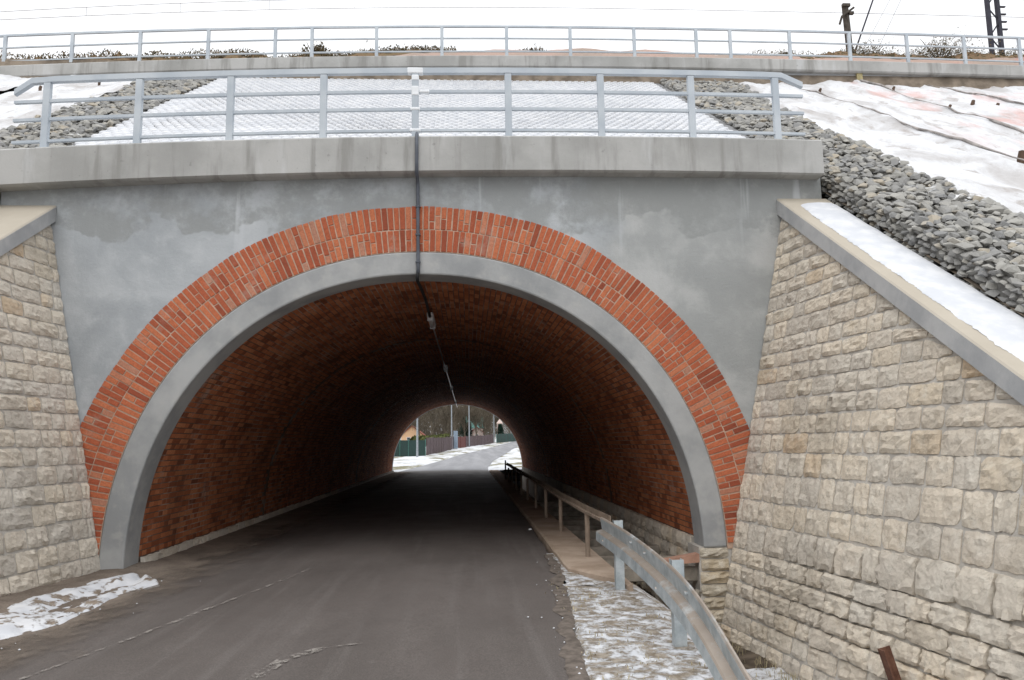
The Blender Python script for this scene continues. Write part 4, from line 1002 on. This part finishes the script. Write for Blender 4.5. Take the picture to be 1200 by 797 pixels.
MB().tube([(12.04, 12.9, 13.95), (12.12, 12.88, 14.2), (12.52, 12.88, 14.50)], 0.035, 6).obj('crossarm', 'pole_wood', wpole)
MB().box(12.36, 12.5, 12.85, 12.95, 14.28, 14.36).obj('insulator', 'pole_wood', wpole)
def wire(name, lab, P_, r_, mat='wire_metal', cat='wire', group='railway overhead wires'):
    o = MB().tube(P_, r_, 5).obj(name, mat, None); tag(o, lab, cat, group); return o
def sag(a, b, n_, s_): return [Vector(a).lerp(Vector(b), i / n_) - Vector((0, 0, s_ * 4 * (i / n_) * (1 - i / n_))) for i in range(n_ + 1)]
wire('stay_wire', 'thick dark stay running up from the foot of the wooden pole', [(12.42, 13, 12.9), (13.9, 13, 16.5)], 0.026, 'dark_steel')
wire('stay_wire', 'thin stay wire just right of the thick dark stay', [(12.6, 13.2, 12.8), (14.6, 13.2, 16.2)], 0.009)
wire('stay_wire', 'rightmost thin stay wire leaning over the railing', [(13.2, 13.4, 12.9), (15.2, 13.4, 16.7)], 0.01)
def cw(y, zf): return [(x, y, zf(x)) for x in fr(-40, 45, 60)]
k16 = lambda z14: z14
wire('contact_wire', 'lower thin grey contact wire crossing the whole sky', cw(14, lambda x: 15.0 - (0.002 if x < 5 else 0.0004) * (x - 5) ** 2), 0.011)
wire('carrier_wire', 'upper thin grey carrier wire at the top left of the sky', cw(14, lambda x: 15.33 - 0.0022 * (x - 5) ** 2 if x < 5 else 15.33 + 0.03 * (x - 5)), 0.011)
for i, x in enumerate((-11.0, -8.2, -5.5, -2.9)):
    wire('dropper_wire', ['leftmost', 'second', 'third', 'fourth'][i] + ' short dropper wire between the two overhead wires' + ('' if i == 0 else ' from the left'), [(x, 14, 15.0 - 0.002 * (x - 5) ** 2), (x, 14, 15.33 - 0.0022 * (x - 5) ** 2)], 0.008)

def shrub(name, c, rx, rz, n_, label, mat='dry_weed', group='shrubs on the bank', stems=5):
    root = empty(name, c, label, 'shrub', group)
    V = []; F = []
    for _ in range(n_):
        u = Vector((max(-1, min(1, rng.gauss(0, 0.5))), rng.gauss(0, 0.45), 0)); dome = (1 - u.x ** 2) ** 0.5 * (0.75 + 0.5 * nz3(u.x * 4, c[0])) + 0.12; p = Vector((c[0] + u.x * rx, c[1] + u.y * rx * 0.6, c[2] + rng.random() ** 1.4 * dome * rz))
        d = Vector((rng.gauss(0, 1), rng.gauss(0, 1), rng.gauss(0.6, 1))).normalized() * rng.uniform(0.035, 0.10); s = d.orthogonal().normalized() * rng.uniform(0.009, 0.025); b = len(V)
        V += [p, p + d * 0.5 + s, p + d, p + d * 0.5 - s]; F.append((b, b + 1, b + 2, b + 3))
    obj('foliage', V, F, mat, root)
    mb = MB()
    for _ in range(stems):
        a = rng.uniform(-0.5, 0.5); mb.tube([(c[0], c[1], c[2] - 0.1), (c[0] + a * rx * 0.6, c[1], c[2] + rz * 0.5), (c[0] + a * rx * 1.4, c[1] + rng.uniform(-.1, .1), c[2] + rz * rng.uniform(0.8, 1.25))], [0.02, 0.014, 0.006], 5)
    mb.obj('stems', 'bark', root)
bank_top = lambda x: bank(x, 10.3)
shrub('shrub', (-3.3, 10.3, bank_top(-3.3)), 0.42, 0.62, 2600, 'tallest dark shrub on the bank behind the paired posts of the upper railing')
for i, (x, rx, rz, nn, lab) in enumerate([(-5.3, 0.75, 0.45, 600, 'low shrub left of the tallest dark shrub'), (-1.2, 0.7, 0.32, 420, 'low scrub right of the tallest dark shrub'),
        (2.3, 0.45, 0.22, 200, 'tiny tuft on the bank above the middle of the arch'), (9.1, 0.3, 0.35, 250, 'small tuft at the left of the right hand scrub'),
        (11.3, 0.9, 0.5, 800, 'low scrub beside the wooden pole'), (13.4, 1.2, 0.75, 1300, 'largest mound of scrub between the wooden pole and the steel mast'), (15.3, 0.8, 0.45, 600, 'low scrub left of the steel mast'), (17.8, 1.4, 0.5, 800, 'low scrub at the foot of the steel mast')]):
    shrub('shrub', (x, 10.3, bank_top(x) - 0.05), rx, rz * 0.9, int(nn * 4.5), lab)
V = []; F = []
for _ in range(34000):
    x = rng.uniform(-14, 0.3) if rng.random() < 0.85 else rng.uniform(8, 19); y = rng.uniform(9.7, 10.6); z = bank(x, y)
    hgt = (0.46 if x < -4.5 else 0.2) * (0.6 + 0.7 * abs(nz3(x * 0.9, 2)))
    p = Vector((x, y, z + rng.random() ** 1.8 * hgt)); d = Vector((rng.gauss(0, 1), rng.gauss(0, .5), rng.gauss(0.6, 1))).normalized() * rng.uniform(0.03, 0.09); s = d.orthogonal().normalized() * rng.uniform(0.008, 0.02); b = len(V)
    V += [p, p + d * 0.5 + s, p + d, p + d * 0.5 - s]; F.append((b, b + 1, b + 2, b + 3))
for xa, xb in ((-15, -0.2), (9.2, 19)):
    gx_, gy_ = fr(xa, xb, 220), fr(9.5, 10.9, 16); b = len(V)
    for y in gy_:
        for x in gx_:
            hh = (0.40 if x < -4.5 else 0.17) * (0.45 + 0.55 * nz3(x * 0.9, 2) + 0.5 * nz3(x * 3.5, y * 3) + 0.35 * nz3(x * 11, y * 9)) * max(0.0, math.sin(math.pi * (y - 9.5) / 1.4)) ** 0.5 * min(1, (x - xa) * 1.5, (xb - x) * 1.5)
            V.append(Vector((x, y, bank(x, y) + hh)))
    for j in range(16):
        for i in range(220): F.append((b + j * 221 + i, b + j * 221 + i + 1, b + (j + 1) * 221 + i + 1, b + (j + 1) * 221 + i))
obj('bank_weeds', V, F, 'dry_weed', None, (0, 11, 11))['kind'] = 'stuff'

# ------------------------------------------------------------------ street beyond the tunnel
def lamp_post(x, y, h, lab):
    z = far_h(x, y); t = empty('street_lamp', (x, y, z), lab, 'street lamp', 'lamp posts along the street')
    MB().tube([(x, y, z - 0.2), (x, y, z + h)], [0.12, 0.085], 8).obj('post', 'lamp_post_metal', t)
    MB().tube([(x, y, z + h - 0.02), (x + 0.5, y, z + h + 0.25), (x + 1.3, y, z + h + 0.3)], 0.05, 6).obj('arm', 'lamp_post_metal', t)
    MB().box(x + 1.2, x + 1.9, y - 0.15, y + 0.15, z + h + 0.22, z + h + 0.36).obj('lamp_head', 'white_plastic', t)
lamp_post(-4.73, 72.75, 5.2, 'nearest grey lamp post, standing before the green fence and peach gable')
lamp_post(-2.14, 118, 8.2, 'lamp post before the brown picket fence, second from the tunnel')
lamp_post(0.7, 135, 8.6, 'lamp post left of the green roofed house, third from the tunnel')
lamp_post(6.28, 167, 7.2, 'lamp post at the bend by the far green fence')
def fence(name, label, x0, y0, x1, y1, h, n_, mat, post_mat, slats=0, cat='fence', group='garden fences along the street'):
    a = Vector((x0, y0, 0)); b = Vector((x1, y1, 0)); t = empty(name, (x0, y0, far_h(x0, y0)), label, cat, group); d = (b - a).normalized(); sd = Vector((-d.y, d.x, 0)) * 0.03
    for i in range(n_ + 1):
        p = a.lerp(b, i / n_); z = far_h(p.x, p.y)
        MB().box(p.x - 0.06, p.x + 0.06, p.y - 0.06, p.y + 0.06, z - 0.2, z + h + 0.1).obj('post', post_mat, t)
        if i == n_: break
        q = a.lerp(b, (i + 1) / n_); z2 = far_h(q.x, q.y); m_ = MB(); k = slats or 1
        for j in range(k):
            u0, u1 = (j + 0.06) / k, (j + 0.94) / k; c0, c1 = p.lerp(q, u0), p.lerp(q, u1); za, zb_ = z + (z2 - z) * u0, z + (z2 - z) * u1
            m_.add([c0 + sd + Vector((0, 0, za)), c1 + sd + Vector((0, 0, zb_)), c1 - sd + Vector((0, 0, zb_)), c0 - sd + Vector((0, 0, za))] + [c0 + sd + Vector((0, 0, za + h)), c1 + sd + Vector((0, 0, zb_ + h)), c1 - sd + Vector((0, 0, zb_ + h)), c0 - sd + Vector((0, 0, za + h))],
                   [(3, 2, 1, 0), (4, 5, 6, 7), (0, 1, 5, 4), (1, 2, 6, 5), (2, 3, 7, 6), (3, 0, 4, 7)])
        m_.obj('panel', mat, t)
fence('green_fence', 'dark green panel fence below the peach gable', -9.5, 74, -4.3, 80, 1.75, 6, 'green_fence', 'pale_green', 0)
fence('picket_fence', 'brown picket fence from the green fence to the red sheet gate', -4.2, 81, -1.75, 124, 1.95, 12, 'picket_brown', 'picket_brown', 9)
fence('red_gate', 'dark red sheet gate beyond the brown picket fence', -1.7, 126, 0.0, 132, 1.9, 2, 'red_sheet', 'red_sheet', 0, 'gate')
fence('garden_fence', 'brown garden fence between the red gate and the far green fence', 0.1, 134, 6.0, 164, 1.9, 8, 'picket_brown', 'picket_brown', 7)
fence('green_fence', 'teal green fence at the bend of the street on the right', 6.8, 166, 12.5, 182, 1.9, 7, 'green_fence', 'pale_green', 0)
# low green hedge behind fences
V = []; F = []
for _ in range(1600):
    t = rng.random(); x = -5.6 + 2.45 * t + rng.gauss(0, .25); y = 82 + 42 * t + rng.gauss(0, .5); z = far_h(x, y) + rng.uniform(1.1, 2.05 + 0.3 * t); d = Vector((rng.gauss(0, 1), rng.gauss(0, 1), rng.gauss(0, 1))).normalized() * 0.3; s = d.orthogonal() * 0.5; b = len(V); p = Vector((x, y, z))
    V += [p - d, p + s, p + d, p - s]; F.append((b, b + 1, b + 2, b + 3))
o = obj('hedge', V, F, 'hedge_leaf', None, None); tag(o, 'clipped low green hedge showing over the brown picket fence', 'hedge')
def house(name, lab, x0, x1, y0, y1, eave, ridge, wall_m, roof_m, win=(), across=False):
    zb = far_h((x0 + x1) / 2, y0) - 0.3; t = empty(name, ((x0 + x1) / 2, (y0 + y1) / 2, zb), lab, 'house', 'houses along the street'); cx_ = (x0 + x1) / 2
    if across: u0, u1, w0, w1 = y0, y1, x0, x1; sw = lambda a, b, c: (b, a, c)
    else: u0, u1, w0, w1 = x0, x1, y0, y1; sw = lambda a, b, c: (a, b, c)
    cu_ = (u0 + u1) / 2
    pts_ = [(u0, zb), (u1, zb), (u1, eave), (cu_, ridge), (u0, eave)]
    MB().add([sw(a, w0, b) for a, b in pts_] + [sw(a, w1, b) for a, b in pts_], [(4, 3, 2, 1, 0), (5, 6, 7, 8, 9)] + [(i, (i + 1) % 5, 5 + (i + 1) % 5, 5 + i) for i in range(5)]).obj('wall', wall_m, t)
    for s_, xe in ((-1, u0), (1, u1)):
        sl = (ridge - eave) / abs(xe - cu_); xo = xe + s_ * 0.25; zo = eave - sl * 0.25
        V = [(cu_, w0 - 0.3, ridge + 0.06), (xo, w0 - 0.3, zo + 0.06), (xo, w1 + 0.3, zo + 0.06), (cu_, w1 + 0.3, ridge + 0.06)]; V += [(a, b, c + 0.15) for a, b, c in V]
        MB().add([sw(*v) for v in V], [(3, 2, 1, 0), (4, 5, 6, 7), (0, 1, 5, 4), (1, 2, 6, 5), (2, 3, 7, 6), (3, 0, 4, 7)]).obj('roof', roof_m, t)
    for wx, wz, ww, wh in win:
        f = MB().box(wx, wx + ww, y0 - 0.06, y0 - 0.005, wz, wz + wh).obj('window', 'white_plastic', t)
        MB().box(wx + 0.08, wx + ww - 0.08, y0 - 0.075, y0 - 0.062, wz + 0.08, wz + wh - 0.08).obj('pane', 'window_glass', f)
house('peach_house', 'small peach gabled house behind the dark green fence', -13.75, -9.2, 160, 168, 3.5, 5.35, 'peach_render', 'roof_tile', win=[(-12.6, 2.4, 0.8, 0.7), (-11.0, 2.4, 0.8, 0.7)])
house('green_roofed_house', 'pale house with a green gabled roof among the far trees', 0.2, 4.4, 198, 208, 5.6, 8.6, 'pale_wall', 'green_roof', win=[(1.2, 4.4, 0.8, 0.9), (2.8, 4.4, 0.8, 0.9)], across=True)
house('low_house', 'low pinkish house in front of the green roofed one', 1.2, 4.2, 186, 192, 4.3, 5.5, 'pale_wall', 'roof_tile', win=[(2.2, 3.2, 0.8, 0.7)])
o = MB().box(-1.9, -1.2, 120.5, 121.2, far_h(-1.5, 121), far_h(-1.5, 121) + 2.9).obj('utility_box', 'blue_box', None); bevel(o, 0.05, 1); tag(o, 'tall blue grey box by the second lamp post', 'cabinet')
o = MB().box(8.2, 9.6, 200, 201.2, far_h(9, 200), far_h(9, 200) + 4.2).add([(8.0, 199.8, far_h(9, 200) + 4.2), (9.8, 199.8, far_h(9, 200) + 4.2), (9.8, 201.4, far_h(9, 200) + 4.2), (8.0, 201.4, far_h(9, 200) + 4.2), (8.9, 200.6, far_h(9, 200) + 5.4)], [(0, 1, 4), (1, 2, 4), (2, 3, 4), (3, 0, 4), (3, 2, 1, 0)]).obj('garden_shed', 'pale_wall', None); tag(o, 'small pale shed by the far bend', 'shed')

# bare trees: trunk, limbs and a cloud of fine twigs
def bare_tree(x, y, h, lab, name='bare_tree'):
    z = far_h(x, y); t = empty(name, (x, y, z), lab, 'tree', 'bare trees beyond the tunnel'); mb = MB(); tips = []
    lean = Vector((rng.gauss(0, .05), rng.gauss(0, .05), 1)); p0 = Vector((x, y, z - 0.2)); p1 = p0 + lean * h * 0.45
    mb.tube([p0, p0.lerp(p1, 0.5) + Vector((rng.gauss(0, .1), 0, 0)), p1], [h * 0.018, h * 0.014, h * 0.010], 7)
    for i in range(9):
        a = rng.uniform(0, 6.28); s = p0.lerp(p1, rng.uniform(0.35, 1)); d = Vector((math.cos(a) * 0.55, math.sin(a) * 0.55, rng.uniform(0.7, 1.5))).normalized(); e = s + d * h * rng.uniform(0.25, 0.5)
        m_ = s.lerp(e, 0.5) + Vector((rng.gauss(0, .2), rng.gauss(0, .2), 0)); mb.tube([s, m_, e], [h * 0.007, h * 0.005, h * 0.002], 5); tips += [(m_, d), (e, d), (s.lerp(e, .75), d)]
    mb.obj('trunk', 'bark', t)
    V = []; F = []
    for p, d in tips:
        for _ in range(34):
            dd = (d + Vector((rng.gauss(0, .6), rng.gauss(0, .6), rng.gauss(0.2, .5)))).normalized(); L = h * rng.uniform(0.05, 0.2); q = p + Vector((rng.gauss(0, .03), rng.gauss(0, .03), rng.gauss(0, .04))) * h; s = dd.orthogonal().normalized() * 0.035 * rng.uniform(.6, 1.3)
            s.rotate(Matrix.Rotation(rng.uniform(0, 6.28), 3, dd)); b = len(V)
            V += [q - s, q + s, q + dd * L]; F.append((b, b + 1, b + 2))
            e = q + dd * L * 0.5; d3 = (dd + Vector((rng.gauss(0, .7), rng.gauss(0, .7), rng.gauss(0, .5)))).normalized(); b = len(V)
            V += [e - s * .6, e + s * .6, e + d3 * L * 0.55]; F.append((b, b + 1, b + 2))
    obj('crown', V, F, 'twig', t)
place = ['behind the peach gable', 'right of the peach gable', 'over the middle of the brown picket fence', 'behind the second lamp post', 'over the red gate', 'left of the green roofed house', 'behind the green roofed house', 'right of the green roofed house', 'behind the lamp post at the bend', 'at the far bend of the street', 'right of the far bend', 'on the snowy right bank', 'before the left end of the green roof', 'before the right end of the green roof']
for i, (x, y, h) in enumerate([(-14, 172, 13), (-9.5, 158, 12), (-6.8, 150, 12), (-4.2, 160, 14), (-2.4, 172, 13.5), (-0.3, 178, 13), (1.0, 216, 14), (5.2, 212, 11), (8.0, 220, 10), (14.5, 232, 9), (20, 205, 9), (24, 170, 9), (2.4, 176, 11), (4.6, 184, 10)]):
    bare_tree(x, y, h, f'leafless brown tree {place[i]}')
def conifer(x, y, h, lab):
    z = far_h(x, y); t = empty('conifer_tree', (x, y, z), lab, 'tree', 'dark evergreens beyond the tunnel'); V = []; F = []
    for _ in range(1500):
        k = rng.random() ** 0.7; r_ = (1 - k) * h * 0.26 + 0.15; a = rng.uniform(0, 6.28); p = Vector((x + math.cos(a) * r_ * rng.uniform(.2, 1), y + math.sin(a) * r_ * rng.uniform(.2, 1), z + 0.6 + k * (h - .6)))
        d = Vector((math.cos(a), math.sin(a), -0.3)) * rng.uniform(.3, .7); s = Vector((-math.sin(a), math.cos(a), rng.uniform(-.4, .4))) * 0.14; b = len(V); V += [p - s, p + s, p + d]; F.append((b, b + 1, b + 2))
    obj('crown', V, F, 'conifer_needle', t); MB().tube([(x, y, z - .2), (x, y, z + h * .9)], [0.22, 0.05], 6).obj('trunk', 'bark', t)
conifer(-0.6, 186, 6.2, 'dark evergreen left of the green roofed house'); conifer(0.6, 182, 4.6, 'small dark evergreen before the green roofed house'); conifer(8.6, 190, 4.2, 'rounded dark evergreen by the far green fence')
# far wood that reads as one mass
V = []; F = []
for _ in range(64000):
    x = rng.uniform(-75, 8) if rng.random() < 0.8 else rng.uniform(8, 60); y = rng.uniform(225, 262); top = 15 + 3 * nz3(x * 0.12, 3) - 0.16 * max(0, x); z = 1.5 + rng.random() ** 1.1 * max(3, top - 1.5)
    d = Vector((rng.gauss(0, .5), rng.gauss(0, .5), 1)).normalized() * rng.uniform(0.8, 2.2); s = d.orthogonal().normalized() * 0.085; b = len(V); p = Vector((x, y, z)); V += [p - s, p + s, p + d]; F.append((b, b + 1, b + 2))
obj('far_wood', V, F, 'twig', None, (0, 240, 4))['kind'] = 'stuff'
